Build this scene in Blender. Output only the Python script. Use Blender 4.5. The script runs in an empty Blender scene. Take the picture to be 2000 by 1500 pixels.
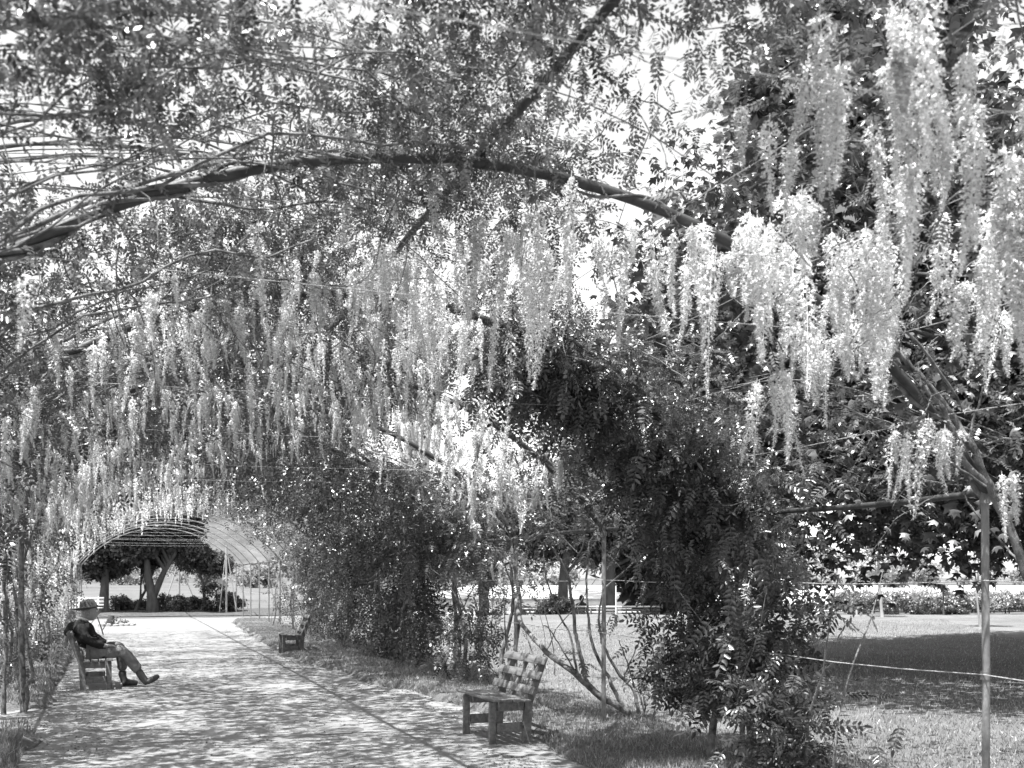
import bpy, math, random
import numpy as np
from mathutils import Vector, Matrix

rng = np.random.default_rng(11)
random.seed(11)
S = bpy.context.scene
COL = S.collection

# ---------------------------------------------------------------- camera, sky, sun, exposure
EYE = 1.6
YAW = math.radians(19.3)
F2 = (math.sin(YAW), math.cos(YAW))
R2 = (math.cos(YAW), -math.sin(YAW))
FPX, HZ = 2200.0, 1127.0
cam = bpy.data.cameras.new('camera')
cam.sensor_width = 36
cam.lens = 36 * FPX / 2000
cam.shift_y = (HZ - 750) / 2000
cam.clip_end = 2000
cam.clip_start = 0.05
cam.dof.use_dof = True
cam.dof.focus_distance = 13
cam.dof.aperture_fstop = 4.0
camo = bpy.data.objects.new('camera', cam)
camo.location = (0, 0, EYE)
camo.rotation_euler = (math.pi / 2, 0, -YAW)
COL.objects.link(camo)
S.camera = camo

SUN_DIR = Vector((-0.29, -0.17, 1.0)).normalized()      # towards the sun
world = bpy.data.worlds.new('World')
S.world = world
world.use_nodes = True
wn = world.node_tree
wn.nodes.clear()
wo = wn.nodes.new('ShaderNodeOutputWorld')
wb = wn.nodes.new('ShaderNodeBackground')
sky = wn.nodes.new('ShaderNodeTexSky')
sky.sky_type = 'NISHITA'
sky.sun_disc = False
sky.sun_elevation = math.asin(SUN_DIR.z)
sky.sun_rotation = math.atan2(SUN_DIR.x, SUN_DIR.y)
sky.dust_density = 1
sky.air_density = 1.5
bw = wn.nodes.new('ShaderNodeRGBToBW')                   # the photograph is black and white
wb.inputs['Strength'].default_value = 0.13
wn.links.new(sky.outputs[0], bw.inputs[0])
wn.links.new(bw.outputs[0], wb.inputs['Color'])
wn.links.new(wb.outputs[0], wo.inputs['Surface'])

sun = bpy.data.lights.new('sun', 'SUN')
sun.energy = 5.0
sun.angle = math.radians(0.55)
suno = bpy.data.objects.new('sun', sun)
suno.rotation_euler = (-SUN_DIR).to_track_quat('-Z', 'Y').to_euler()
suno.location = (0, 0, 30)
COL.objects.link(suno)

S.view_settings.view_transform = 'Standard'
S.view_settings.look = 'None'
S.view_settings.gamma = 1
S.view_settings.use_curve_mapping = False
S.view_settings.exposure = 1.5
S.cycles.max_bounces = 8
S.cycles.diffuse_bounces = 4
S.cycles.glossy_bounces = 2
S.cycles.transmission_bounces = 5


# ---------------------------------------------------------------- helpers
def at(u, v, d):
    """world point of a pixel of the 2000 px photograph at depth d (metres along the view)"""
    l = (u - 1000) / FPX * d
    return Vector((F2[0] * d + R2[0] * l, F2[1] * d + R2[1] * l, EYE + (HZ - v) / FPX * d))


def ground_at(u, v):
    d = FPX * EYE / (v - HZ)
    p = at(u, v, d)
    return p.x, p.y


def view_coords(x, y):
    return x * R2[0] + y * R2[1], x * F2[0] + y * F2[1]     # sideways, depth


class MB:
    """collects vertices and polygons, builds ONE mesh object"""
    def __init__(s):
        s.v = []; s.n = 0; s.loops = []; s.tot = []; s.tone = []

    def add(s, v, f, tone=None):
        v = np.asarray(v, np.float32).reshape(-1, 3)
        f = np.asarray(f, np.int32)
        s.v.append(v)
        s.loops.append((f + s.n).ravel())
        s.tot.append(np.full(len(f), f.shape[1], np.int32))
        s.tone.append(np.full(len(f), 1.0, np.float32) if tone is None else np.asarray(tone, np.float32))
        s.n += len(v)

    def box(s, c, d, rot=None, tone=None):
        x, y, z = d[0] / 2, d[1] / 2, d[2] / 2
        v = np.array([(i, j, k) for i in (-x, x) for j in (-y, y) for k in (-z, z)], float)
        if rot is not None:
            v = v @ np.array(rot).T
        v = v + np.array(c)
        s.add(v, [(0, 1, 3, 2), (4, 6, 7, 5), (0, 4, 5, 1), (2, 3, 7, 6), (0, 2, 6, 4), (1, 5, 7, 3)])

    def tube(s, pts, rad, sides=6, cap=True):
        P = np.asarray([tuple(p) for p in pts], float)
        n = len(P)
        rad = np.full(n, rad) if np.isscalar(rad) else np.asarray(rad, float)
        T = np.gradient(P, axis=0)
        T /= np.linalg.norm(T, axis=1)[:, None] + 1e-9
        ref = np.array((0.31, 0.17, 0.93)) if abs(T[:, 2]).mean() < 0.8 else np.array((0.95, 0.2, 0.1))
        A = np.cross(T, ref); A /= np.linalg.norm(A, axis=1)[:, None] + 1e-9
        B = np.cross(T, A)
        th = np.linspace(0, 2 * math.pi, sides, endpoint=False)
        ring = (A[:, None, :] * np.cos(th)[None, :, None] + B[:, None, :] * np.sin(th)[None, :, None]) * rad[:, None, None] + P[:, None, :]
        i = np.arange(n - 1)[:, None] * sides
        j = np.arange(sides)[None, :]
        j2 = (j + 1) % sides
        q = np.stack([i + j, i + j2, i + sides + j2, i + sides + j], -1).reshape(-1, 4)
        base = s.n
        s.add(ring.reshape(-1, 3), q)
        if cap and sides >= 3:
            for k, c in ((0, P[0]), (n - 1, P[-1])):
                r = ring[k]
                vv = np.vstack([r, c])
                tri = [(a, (a + 1) % sides, sides) for a in range(sides)]
                if k == 0:
                    tri = [(b, a, c2) for a, b, c2 in tri]
                s.add(vv, tri)

    def scatter(s, tv, tf, pos, rot, sc, tone=None, sink=None):
        tv = np.asarray(tv, np.float32); tf = np.asarray(tf, np.int32)
        pos = np.asarray(pos, np.float32); N = len(pos)
        if N == 0:
            return
        sc = np.asarray(sc, np.float32)
        if sc.ndim == 1:
            sc = sc[:, None, None]
        else:
            sc = sc[:, None, :]
        V = np.einsum('nij,nvj->nvi', rot.astype(np.float32), tv[None] * sc) + pos[:, None, :]
        f = (tf[None] + (np.arange(N) * len(tv))[:, None, None]).reshape(-1, tf.shape[1])
        t = None if tone is None else np.repeat(tone, len(tf))
        s.add(V.reshape(-1, 3), f, t)

    def mesh(s, name):
        me = bpy.data.meshes.new(name)
        V = np.concatenate(s.v); L = np.concatenate(s.loops); T = np.concatenate(s.tot)
        me.vertices.add(len(V)); me.vertices.foreach_set('co', V.ravel())
        me.loops.add(len(L)); me.loops.foreach_set('vertex_index', L)
        me.polygons.add(len(T))
        st = np.concatenate([[0], np.cumsum(T)[:-1]]).astype(np.int32)
        me.polygons.foreach_set('loop_start', st)
        try:
            me.polygons.foreach_set('loop_total', T)
        except Exception:
            pass
        a = me.attributes.new('tone', 'FLOAT', 'FACE')
        a.data.foreach_set('value', np.concatenate(s.tone))
        me.update(calc_edges=True)
        return me

    def build(s, name, mat, parent=None, smooth=False, bevel=0, **props):
        me = s.mesh(name)
        return link(name, me, mat, parent, smooth, bevel, **props)


def link(name, me, mat=None, parent=None, smooth=False, bevel=0, **props):
    if mat is not None and not me.materials:
        me.materials.append(mat)
    if smooth:
        me.polygons.foreach_set('use_smooth', np.ones(len(me.polygons), bool))
    o = bpy.data.objects.new(name, me)
    COL.objects.link(o)
    if parent is not None:
        o.parent = parent
    if bevel:
        m = o.modifiers.new('bevel', 'BEVEL'); m.width = bevel; m.segments = 2; m.limit_method = 'ANGLE'
    for k, v in props.items():
        o[k] = v
    return o


def thing(name, label, cat, loc=(0, 0, 0), rz=0, group=None):
    o = bpy.data.objects.new(name, None)
    o.empty_display_size = 0.2
    COL.objects.link(o)
    o.location = loc
    o.rotation_euler = (0, 0, rz)
    o['label'] = label; o['category'] = cat
    if group:
        o['group'] = group
    return o


def kids(o):
    return KIDS.get(o.name, [])


def copy_tree(o, parent=None, depth=0):
    c = o.copy(); COL.objects.link(c)
    if parent is not None:
        c.parent = parent
    for ch in [x for x in list(COL.objects) if x.parent is o]:
        copy_tree(ch, c)
    return c


def euler_rots(n, az=None, pitch=None, roll=None):
    """rotation matrices: local +X leaf axis turned to azimuth az and pitch (negative = drooping), rolled about itself"""
    az = rng.uniform(0, 2 * math.pi, n) if az is None else az
    pitch = rng.normal(-0.35, 0.5, n) if pitch is None else pitch
    roll = rng.normal(0, 0.6, n) if roll is None else roll
    ca, sa, cp, sp, cr, sr = np.cos(az), np.sin(az), np.cos(pitch), np.sin(pitch), np.cos(roll), np.sin(roll)
    z = np.zeros(n); o = np.ones(n)
    Rz = np.stack([ca, -sa, z, sa, ca, z, z, z, o], -1).reshape(n, 3, 3)
    Ry = np.stack([cp, z, -sp, z, o, z, sp, z, cp], -1).reshape(n, 3, 3)
    Rx = np.stack([o, z, z, z, cr, -sr, z, sr, cr], -1).reshape(n, 3, 3)
    return Rz @ Ry @ Rx


# ---------------------------------------------------------------- materials (all grey: a black-and-white photograph)
def nmat(name):
    m = bpy.data.materials.new(name); m.use_nodes = True
    nt = m.node_tree; nt.nodes.clear()
    out = nt.nodes.new('ShaderNodeOutputMaterial')
    return m, nt, out


def ramp(nt, src, lo, hi, p0=0.35, p1=0.65):
    r = nt.nodes.new('ShaderNodeMapRange')
    r.inputs['From Min'].default_value = p0; r.inputs['From Max'].default_value = p1
    r.inputs['To Min'].default_value = lo; r.inputs['To Max'].default_value = hi
    nt.links.new(src, r.inputs['Value'])
    return r.outputs[0]


def mul(nt, a, b, op='MULTIPLY'):
    m = nt.nodes.new('ShaderNodeMath'); m.operation = op
    for i, x in enumerate((a, b)):
        if isinstance(x, (int, float)):
            m.inputs[i].default_value = x
        else:
            nt.links.new(x, m.inputs[i])
    return m.outputs[0]


def noise(nt, scale, detail=4, rough=0.6, coord='Object', stretch=None):
    tc = nt.nodes.new('ShaderNodeTexCoord')
    n = nt.nodes.new('ShaderNodeTexNoise')
    n.inputs['Scale'].default_value = scale; n.inputs['Detail'].default_value = detail
    n.inputs['Roughness'].default_value = rough
    src = tc.outputs[coord]
    if stretch:
        mp = nt.nodes.new('ShaderNodeMapping'); mp.inputs['Scale'].default_value = stretch
        nt.links.new(src, mp.inputs[0]); src = mp.outputs[0]
    nt.links.new(src, n.inputs['Vector'])
    return n.outputs['Fac']


def surf_mat(name, lo, hi, scale=4, rough=0.8, bump=0.3, bscale=None, spec=0.3, stretch=None, big=None, bdist=0.02):
    m, nt, out = nmat(name)
    b = nt.nodes.new('ShaderNodeBsdfPrincipled')
    f = noise(nt, scale, 6, 0.65, stretch=stretch)
    c = ramp(nt, f, lo, hi)
    if big:
        c = mul(nt, c, ramp(nt, noise(nt, big[0], 4, 0.6), big[1], big[2]))
    nt.links.new(c, b.inputs['Base Color'])
    b.inputs['Roughness'].default_value = rough
    b.inputs['Specular IOR Level'].default_value = spec
    if bump:
        bp = nt.nodes.new('ShaderNodeBump'); bp.inputs['Strength'].default_value = bump
        bp.inputs['Distance'].default_value = bdist
        nt.links.new(noise(nt, bscale or scale * 4, 5, 0.7, stretch=stretch), bp.inputs['Height'])
        nt.links.new(bp.outputs[0], b.inputs['Normal'])
    nt.links.new(b.outputs[0], out.inputs[0])
    return m


def leaf_mat(name, col, trans, gloss=0.08, rough=0.35, objvar=False, lo=0.55, hi=1.5):
    m, nt, out = nmat(name)
    at_ = nt.nodes.new('ShaderNodeAttribute'); at_.attribute_name = 'tone'
    t = at_.outputs['Fac']
    if objvar:
        oi = nt.nodes.new('ShaderNodeObjectInfo')
        t = mul(nt, t, ramp(nt, oi.outputs['Random'], lo, hi, 0, 1))
    d = nt.nodes.new('ShaderNodeBsdfDiffuse'); tr = nt.nodes.new('ShaderNodeBsdfTranslucent')
    g = nt.nodes.new('ShaderNodeBsdfGlossy'); g.inputs['Roughness'].default_value = rough
    g.inputs['Color'].default_value = (1, 1, 1, 1)
    nt.links.new(mul(nt, t, col), d.inputs['Color'])
    nt.links.new(mul(nt, t, trans), tr.inputs['Color'])
    a = nt.nodes.new('ShaderNodeAddShader')
    nt.links.new(d.outputs[0], a.inputs[0]); nt.links.new(tr.outputs[0], a.inputs[1])
    mx = nt.nodes.new('ShaderNodeMixShader'); mx.inputs[0].default_value = gloss
    nt.links.new(a.outputs[0], mx.inputs[1]); nt.links.new(g.outputs[0], mx.inputs[2])
    nt.links.new(mx.outputs[0], out.inputs[0])
    return m


M = {}
M['leaf'] = leaf_mat('wisteria_leaf', 0.045, 0.045, 0.09, 0.36, objvar=True)
M['leaf_mass'] = leaf_mat('wisteria_foliage', 0.032, 0.045, 0.065, 0.36)
M['flower'] = leaf_mat('wisteria_flower', 0.62, 0.34, 0.02, 0.5, objvar=True, lo=0.8, hi=1.1)
M['flower_mass'] = leaf_mat('wisteria_flower_mass', 0.62, 0.34, 0.02, 0.5)
M['maple'] = leaf_mat('maple_leaf', 0.12, 0.06, 0.13, 0.33, objvar=True)  # single leaves coloured brighter than the crown, as if catching the sun
M['maple_shade_mass'] = leaf_mat('maple_foliage_painted_shade', 0.022, 0.010, 0.06, 0.33)  # crown mass coloured extra dark to stand for shade inside the tree
M['dark_leaf'] = leaf_mat('dark_foliage', 0.042, 0.015, 0.04, 0.4)
M['mid_leaf'] = leaf_mat('mid_foliage', 0.05, 0.025, 0.05, 0.4)
M['pale_leaf'] = leaf_mat('pale_foliage', 0.13, 0.06, 0.03, 0.5)
M['rose'] = leaf_mat('rose_foliage', 0.17, 0.08, 0.07, 0.4)
M['grass'] = leaf_mat('grass_blade', 0.15, 0.08, 0.03, 0.45)
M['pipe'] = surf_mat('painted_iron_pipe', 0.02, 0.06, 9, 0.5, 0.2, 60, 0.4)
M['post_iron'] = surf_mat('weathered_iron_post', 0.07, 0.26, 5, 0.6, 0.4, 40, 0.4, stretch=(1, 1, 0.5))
M['bark'] = surf_mat('wisteria_bark', 0.05, 0.24, 14, 0.8, 0.7, 60, 0.25)
M['dark_bark'] = surf_mat('tree_bark', 0.05, 0.11, 6, 0.9, 0.8, 25, 0.2, stretch=(1, 1, 0.3))
M['pale_bark'] = surf_mat('pale_bark', 0.22, 0.42, 3, 0.85, 0.4, 14, 0.2, stretch=(1, 1, 0.25))
M['wire'] = surf_mat('galvanised_wire', 0.3, 0.45, 30, 0.35, 0, None, 0.8)
M['bench'] = surf_mat('weathered_timber', 0.085, 0.18, 9, 0.7, 0.45, 40, 0.3, stretch=(3, 0.4, 3), bdist=0.006)
M['bench_far'] = surf_mat('painted_timber', 0.5, 0.66, 5, 0.6, 0.1, 30, 0.3)
M['coat'] = surf_mat('dark_wool', 0.018, 0.045, 8, 0.95, 0.6, 22, 0.03, bdist=0.02)
M['trousers'] = surf_mat('grey_flannel', 0.12, 0.20, 7, 0.95, 0.6, 16, 0.03, bdist=0.02)
M['boot'] = surf_mat('worn_leather', 0.03, 0.09, 12, 0.5, 0.3, 40, 0.35)
M['hat'] = surf_mat('felt', 0.05, 0.11, 9, 0.85, 0.3, 40, 0.2)
M['skin'] = surf_mat('skin', 0.28, 0.35, 12, 0.6, 0.15, 60, 0.25)
M['shirt'] = surf_mat('white_cotton', 0.7, 0.8, 10, 0.8, 0.2, 40, 0.2)
M['hair'] = surf_mat('grey_hair', 0.12, 0.25, 40, 0.7, 0.5, 90, 0.3)
M['stone'] = surf_mat('rough_stone', 0.2, 0.42, 6, 0.9, 0.8, 20, 0.2)
M['white'] = surf_mat('white_paint', 0.7, 0.8, 3, 0.6, 0.1, 20, 0.3)
M['post_paint'] = surf_mat('pale_timber', 0.3, 0.42, 5, 0.7, 0.2, 20, 0.3)
M['wall_pale'] = surf_mat('limewashed_render', 0.58, 0.72, 2, 0.85, 0.3, 9, 0.2)
M['coping'] = surf_mat('dark_coping', 0.12, 0.22, 4, 0.8, 0.3, 18, 0.2)
M['hill'] = surf_mat('dry_hillside', 0.06, 0.13, 0.12, 0.95, 0, None, 0.1)


def path_mat():
    m, nt, out = nmat('compacted_gravel')
    b = nt.nodes.new('ShaderNodeBsdfPrincipled')
    fine = ramp(nt, noise(nt, 90, 3, 0.8), 0.86, 1.12, 0.3, 0.7)
    mid = ramp(nt, noise(nt, 6, 5, 0.6), 0.86, 1.08, 0.3, 0.7)
    big = ramp(nt, noise(nt, 0.9, 4, 0.6, stretch=(1.6, 0.5, 1)), 0.86, 1.08, 0.35, 0.65)
    c = mul(nt, mul(nt, mul(nt, fine, mid), big), 0.225)
    # scattered dark bits of leaf litter
    vo = nt.nodes.new('ShaderNodeTexVoronoi'); vo.inputs['Scale'].default_value = 7
    tc = nt.nodes.new('ShaderNodeTexCoord'); nt.links.new(tc.outputs['Object'], vo.inputs['Vector'])
    spot = ramp(nt, vo.outputs['Distance'], 0.45, 1.0, 0.03, 0.09)
    c = mul(nt, c, spot)
    nt.links.new(c, b.inputs['Base Color'])
    b.inputs['Roughness'].default_value = 0.95
    b.inputs['Specular IOR Level'].default_value = 0.1
    bp = nt.nodes.new('ShaderNodeBump'); bp.inputs['Strength'].default_value = 0.55; bp.inputs['Distance'].default_value = 0.012
    h = mul(nt, noise(nt, 45, 6, 0.75), noise(nt, 3, 4, 0.6), 'ADD')
    nt.links.new(h, bp.inputs['Height']); nt.links.new(bp.outputs[0], b.inputs['Normal'])
    nt.links.new(b.outputs[0], out.inputs[0])
    return m


def lawn_mat():
    m, nt, out = nmat('mown_turf')
    b = nt.nodes.new('ShaderNodeBsdfPrincipled')
    fine = ramp(nt, noise(nt, 38, 4, 0.85), 0.7, 1.3, 0.35, 0.65)
    mid = ramp(nt, noise(nt, 1.6, 6, 0.7), 0.78, 1.16, 0.3, 0.7)
    big = ramp(nt, noise(nt, 0.22, 4, 0.6), 0.8, 1.15, 0.35, 0.65)
    c = mul(nt, mul(nt, mul(nt, fine, mid), big), 0.165)
    nt.links.new(c, b.inputs['Base Color'])
    b.inputs['Roughness'].default_value = 0.95; b.inputs['Specular IOR Level'].default_value = 0.1
    bp = nt.nodes.new('ShaderNodeBump'); bp.inputs['Strength'].default_value = 0.9; bp.inputs['Distance'].default_value = 0.03
    nt.links.new(noise(nt, 40, 4, 0.85), bp.inputs['Height']); nt.links.new(bp.outputs[0], b.inputs['Normal'])
    nt.links.new(b.outputs[0], out.inputs[0])
    return m


M['litter'] = leaf_mat('leaf_litter', 0.07, 0.02, 0.02, 0.5)
M['path'] = path_mat()
M['lawn'] = lawn_mat()
M['drive'] = surf_mat('pale_gravel_drive', 0.36, 0.46, 0.5, 0.95, 0.2, 8, 0.1)
M['soil'] = surf_mat('bed_soil', 0.05, 0.11, 5, 0.95, 0.9, 20, 0.1)
M['ground'] = surf_mat('dry_ground', 0.09, 0.15, 0.6, 0.95, 0.3, 8, 0.1, big=(0.03, 0.85, 1.1))

# ---------------------------------------------------------------- arbor geometry
XL, XR, XC = -1.4, 4.8, 1.7
ZR, RISE = 2.1, 1.55
RAD = 3.875; ZC = ZR + RISE - RAD; PH = math.asin((XR - XC) / RAD)
Y0, DY, NARCH = 5.31, 2.755, 17


def roof(a, y, off=0.0):
    """point of the arched roof; a from -1 (left rail) to 1 (right rail), off = metres outside the pipes"""
    a = np.asarray(a, float)
    ph = a * PH
    return np.stack([XC + (RAD + off) * np.sin(ph), np.asarray(y, float) + 0 * a, ZC + (RAD + off) * np.cos(ph)], -1)


def smooth(x, a, b):
    t = np.clip((x - a) / (b - a), 0, 1)
    return t * t * (3 - 2 * t)


def gap(a, y, ca, cy, ra, ry):
    return 1 - np.exp(-(((a - ca) / ra) ** 2 + ((y - cy) / ry) ** 2) ** 1.5)


def vnoise(a, b, seed=0):
    """cheap smooth noise in 0..1"""
    r = np.random.default_rng(seed)
    s = 0
    for k in range(7):
        w = r.normal(0, 1, 2); w = w / np.linalg.norm(w) * r.uniform(0.6, 2.6)
        s = s + np.sin(a * w[0] + b * w[1] + r.uniform(0, 6.28))
    return 0.5 + s / 7


def leaf_density(a, y):
    x = a * 3.6
    cl = vnoise(x * 1.5, y * 1.5, 3) * .55 + vnoise(x * 3.3, y * 3.1, 33) * .45
    D = 0.34 + 1.25 * smooth(cl, 0.3, 0.62)                         # clumps with light between them
    D = D * (1 - 0.8 * smooth(a, 0.12, 0.3) * (1 - smooth(y, 7.2, 7.8)))
    D = D * gap(a, y, 0.40, 6.2, 0.16, 1.0) * gap(a, y, 0.40, 10.0, 0.1, 0.7)
    D = D * (1 - 0.55 * smooth(a, 0.2, 0.4) * smooth(y, 9.3, 10.2) * (1 - smooth(y, 15.3, 16.2)))
    D = D * gap(a, y, 0.52, 13.4, 0.18, 1.4) * gap(a, y, -0.6, 4.7, 0.12, 0.7)
    D = D + 1.3 * smooth(a, .3, .42) * smooth(y, 7.5, 7.9) * (1 - smooth(y, 8.9, 9.4))      # the dark shoulder along the second arch
    D = D + 1.8 * smooth(a, -0.12, 0.12) * smooth(y, 15.8, 16.6) * (1 - smooth(y, 24, 27))   # and the one along the fifth
    D = D + .7 * np.exp(-((a - .02) / .05) ** 2) * smooth(y, 7, 9)
    D = D * (1 - 0.3 * smooth(-a, 0.0, 0.4) * smooth(y, 12, 20))
    D = D * (1 + 1.5 * smooth(-a, .8, .92) * smooth(y, 8, 10)) * (1 - .55 * smooth(y, 23, 27))
    D = D * (1 - smooth(y, 31, 35.5)) + 0.03 * smooth(y, 31, 34)
    return D


def raceme_density(a, y):
    x = a * 3.6
    cl = smooth(vnoise(x * 2.4, y * 1.7, 41), 0.34, 0.62)          # they hang in drifts
    D = 0.15 + 0.85 * cl
    D = D * (0.02 + 0.98 * smooth(y + 1.9 * np.clip(a, -1, 0.4), 4.9, 6.6))
    D = D * (1 - smooth(a, .24, .34) * (1 - smooth(y, 9.6, 10.2)))
    near_right = smooth(a, 0.14, 0.28) * (1 - smooth(a + .12 * smooth(y, 3.6, 4.6), .62, .80)) * smooth(y, 1.8, 3.0) * (1 - smooth(y, 5.0, 5.9))
    D = np.maximum(D, np.clip(0.25 + 0.75 * cl + .45 * (1 - smooth(y, 3.7, 4.4)), 0, 1) * near_right)
    D = D + 0.55 * smooth(a, .35, .5) * smooth(y, 9.8, 10.6) * (1 - smooth(y, 13, 14.3)) * (1 - smooth(a, .74, .84))
    D = D * (1 - smooth(a, .8, .9) * smooth(y, 9, 10)) * (1 - .92 * smooth(a, .02, .2) * smooth(y, 12.6, 14))
    D = D * (1 - 0.9 * smooth(a, -0.05, 0.25) * smooth(y, 15.3, 16.5))
    D = D * gap(a, y, 0.42, 7.0, 0.12, 0.9) * gap(a, y, 0.52, 13.2, 0.1, 0.7)
    D = D * (1 - 0.3 * smooth(y, 19, 25)) * (1 - smooth(y, 28, 33))
    return D


# ---------------------------------------------------------------- ground
def drop(x, y):
    """beyond the far lawn edge the park steps down half a metre in the middle of the view"""
    l, d = view_coords(x, y)
    return -0.55 * smooth(d, 45.6, 46.6) * smooth(l, -6.5, -4.5) * (1 - smooth(l, 8.5, 11.5)) * (1 - smooth(d, 120, 200))


RE = [(-6, 3.7), (9.3, 3.7), (10.0, 3.84), (11.0, 3.98), (12.3, 4.12), (13.2, 3.95), (15.2, 3.85), (16.3, 3.5), (18.5, 3.55), (20.5, 3.2), (24, 3.22), (28, 3.3), (34, 3.5), (40, 3.75), (43.0, 4.3), (45.0, 6.5), (46, 9)]
LE = [(-6, -1.0), (9, -0.8), (12.2, -0.78), (14.6, -0.85), (20, -0.85), (30, -0.9), (38, -1.0), (41, -2.5), (43, -6), (46, -9)]


def edge(tab, y):
    ys, xs = zip(*tab)
    return np.interp(y, ys, xs)


def grid_sheet(xs, ys, zf, keep=None):
    X, Y = np.meshgrid(xs, ys)
    Z = zf(X, Y)
    V = np.stack([X, Y, Z], -1).reshape(-1, 3)
    nx = len(xs)
    i = np.arange((len(ys) - 1) * (nx - 1))
    r, c = i // (nx - 1), i % (nx - 1)
    q = np.stack([r * nx + c, r * nx + c + 1, (r + 1) * nx + c + 1, (r + 1) * nx + c], -1)
    return V, q


ys = np.concatenate([np.linspace(-900, -12, 12), np.linspace(-10, 40, 26), np.linspace(41, 50, 37), np.linspace(51, 90, 25), np.linspace(95, 260, 16), np.linspace(300, 1500, 10)])
xs = np.concatenate([np.linspace(-1000, -60, 10), np.linspace(-55, 70, 126), np.linspace(80, 1100, 14)])
V, q = grid_sheet(xs, ys, lambda x, y: drop(x, y))
g = MB(); g.add(V, q)
g.build('ground', M['ground'], smooth=True, kind='structure', label='pale dry park ground')

g = MB()
V, q = grid_sheet(np.linspace(-7.5, 120, 40), np.linspace(52, 210, 30), lambda x, y: 0 * x)
V = np.stack([V[:, 0] * R2[0] + V[:, 1] * F2[0], V[:, 0] * R2[1] + V[:, 1] * F2[1], V[:, 2]], -1)
V[:, 2] = drop(V[:, 0], V[:, 1]) + .03
g.add(V, q[:, ::1]); g.build('drive', M['drive'], smooth=True, kind='structure', label='wide pale gravel drive beyond the lawn')

# path with the side path that leaves it to the left
ysp = np.concatenate([np.linspace(-6, 9, 20), np.linspace(9.2, 45, 150)])
n = 22
rowsL, rowsR = edge(LE, ysp) - 0.3, edge(RE, ysp) + 0.3
T = np.linspace(0, 1, n)[None, :]
PX = rowsL[:, None] * (1 - T) + rowsR[:, None] * T
PY = np.repeat(ysp[:, None], n, 1)
PZ = 0.004 + 0.012 * vnoise(PX * 1.1, PY * 0.9, 5) + 0.012 * vnoise(PX * 0.35, PY * 0.3, 15)
i = np.arange((len(ysp) - 1) * (n - 1)); r, c = i // (n - 1), i % (n - 1)
p = MB()
p.add(np.stack([PX, PY, PZ], -1).reshape(-1, 3), np.stack([r * n + c, r * n + c + 1, (r + 1) * n + c + 1, (r + 1) * n + c], -1))
p.build('path', M['path'], smooth=True, kind='structure', label='pale gravel path running under the arbor')
p = MB()
V, q = grid_sheet(np.linspace(-9, -0.95, 20), np.linspace(12.9, 14.5, 6), lambda x, y: 0.008 + 0.01 * vnoise(x, y, 6))
p.add(V, q)
p.build('side_path', M['path'], smooth=True, kind='structure', label='short gravel path leaving to the left between two grass corners')


def turf_sheet(name, label, x0f, x1f, ys, nx, left):
    """raised turf with a rough cut edge toward the path"""
    s = np.linspace(0, 1, nx) ** 2.2
    X = np.array([x0f(y) for y in ys])[:, None] * (1 - s)[None, :] + np.array([x1f(y) for y in ys])[:, None] * s[None, :]
    Y = np.repeat(np.array(ys)[:, None], nx, 1)
    d = np.abs(X - X[:, :1])
    Z = 0.015 + smooth(d, 0, 0.12) * (0.05 + 0.05 * vnoise(X * 2.3, Y * 2.1, 8) * (1 - smooth(d, 0.4, 1.6))) + 0.03 * vnoise(X * 0.5, Y * 0.5, 9)
    jag = 0.09 * (vnoise(Y * 2.6, Y * 1.7, 10) - 0.5) + 0.06 * (vnoise(Y * 8, Y * 7, 12) - 0.5)
    X = X + jag * (1 - smooth(d, 0, 0.5)) * 2
    Z[:, 0] = 0.0
    e0, e1 = np.abs(Y - ys[0]), np.abs(Y - ys[-1])
    Z = Z * smooth(e0, 0, .35) * smooth(e1, 0, .35) + drop(X, Y)
    n = nx
    i = np.arange((len(ys) - 1) * (n - 1)); r, c = i // (n - 1), i % (n - 1)
    q = np.stack([r * n + c, r * n + c + 1, (r + 1) * n + c + 1, (r + 1) * n + c], -1)
    if left:
        q = q[:, ::-1]
    m = MB(); m.add(np.stack([X, Y, Z], -1).reshape(-1, 3), q)
    return m.build(name, M['lawn'], smooth=True, kind='structure', label=label)


def far_edge_x(y):                  # keeps the lawn on the near side of the drop at depth 45.5
    return 46.0


ysl = np.concatenate([np.linspace(-6, 9, 16), np.linspace(9.2, 33, 160), np.linspace(33.3, 43, 34)])
turf_sheet('lawn', 'sunlit lawn to the right of the arbor with a ragged edge along the path', lambda y: float(edge(RE, y)), lambda y: min(46.0, (45.4 - y * F2[1]) / F2[0]) if (45.4 - y * F2[1]) / F2[0] > edge(RE, y) + 1 else float(edge(RE, y)) + 1, ysl, 90, False)
ysl = np.linspace(14.6, 39.5, 150)
turf_sheet('grass_verge', 'grass strip along the left side of the path beyond the side path', lambda y: float(edge(LE, y)), lambda y: -9.0, ysl, 40, True)
ysl = np.linspace(-6, 12.6, 90)
turf_sheet('grass_verge', 'corner of grass at the bottom left before the side path', lambda y: float(edge(LE, y)), lambda y: -9.0, ysl, 40, True)

# planted bed beyond the end of the path
m = MB()
V, q = grid_sheet(np.linspace(-14, 9, 60), np.linspace(47.2, 56, 24), lambda x, y: 0.03 + 0.1 * vnoise(x, y, 4) * smooth(y, 47.2, 48))
m.add(V, q); m.build('garden_bed', M['soil'], smooth=True, kind='structure', label='dark planted bed across the end of the path')


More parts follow.
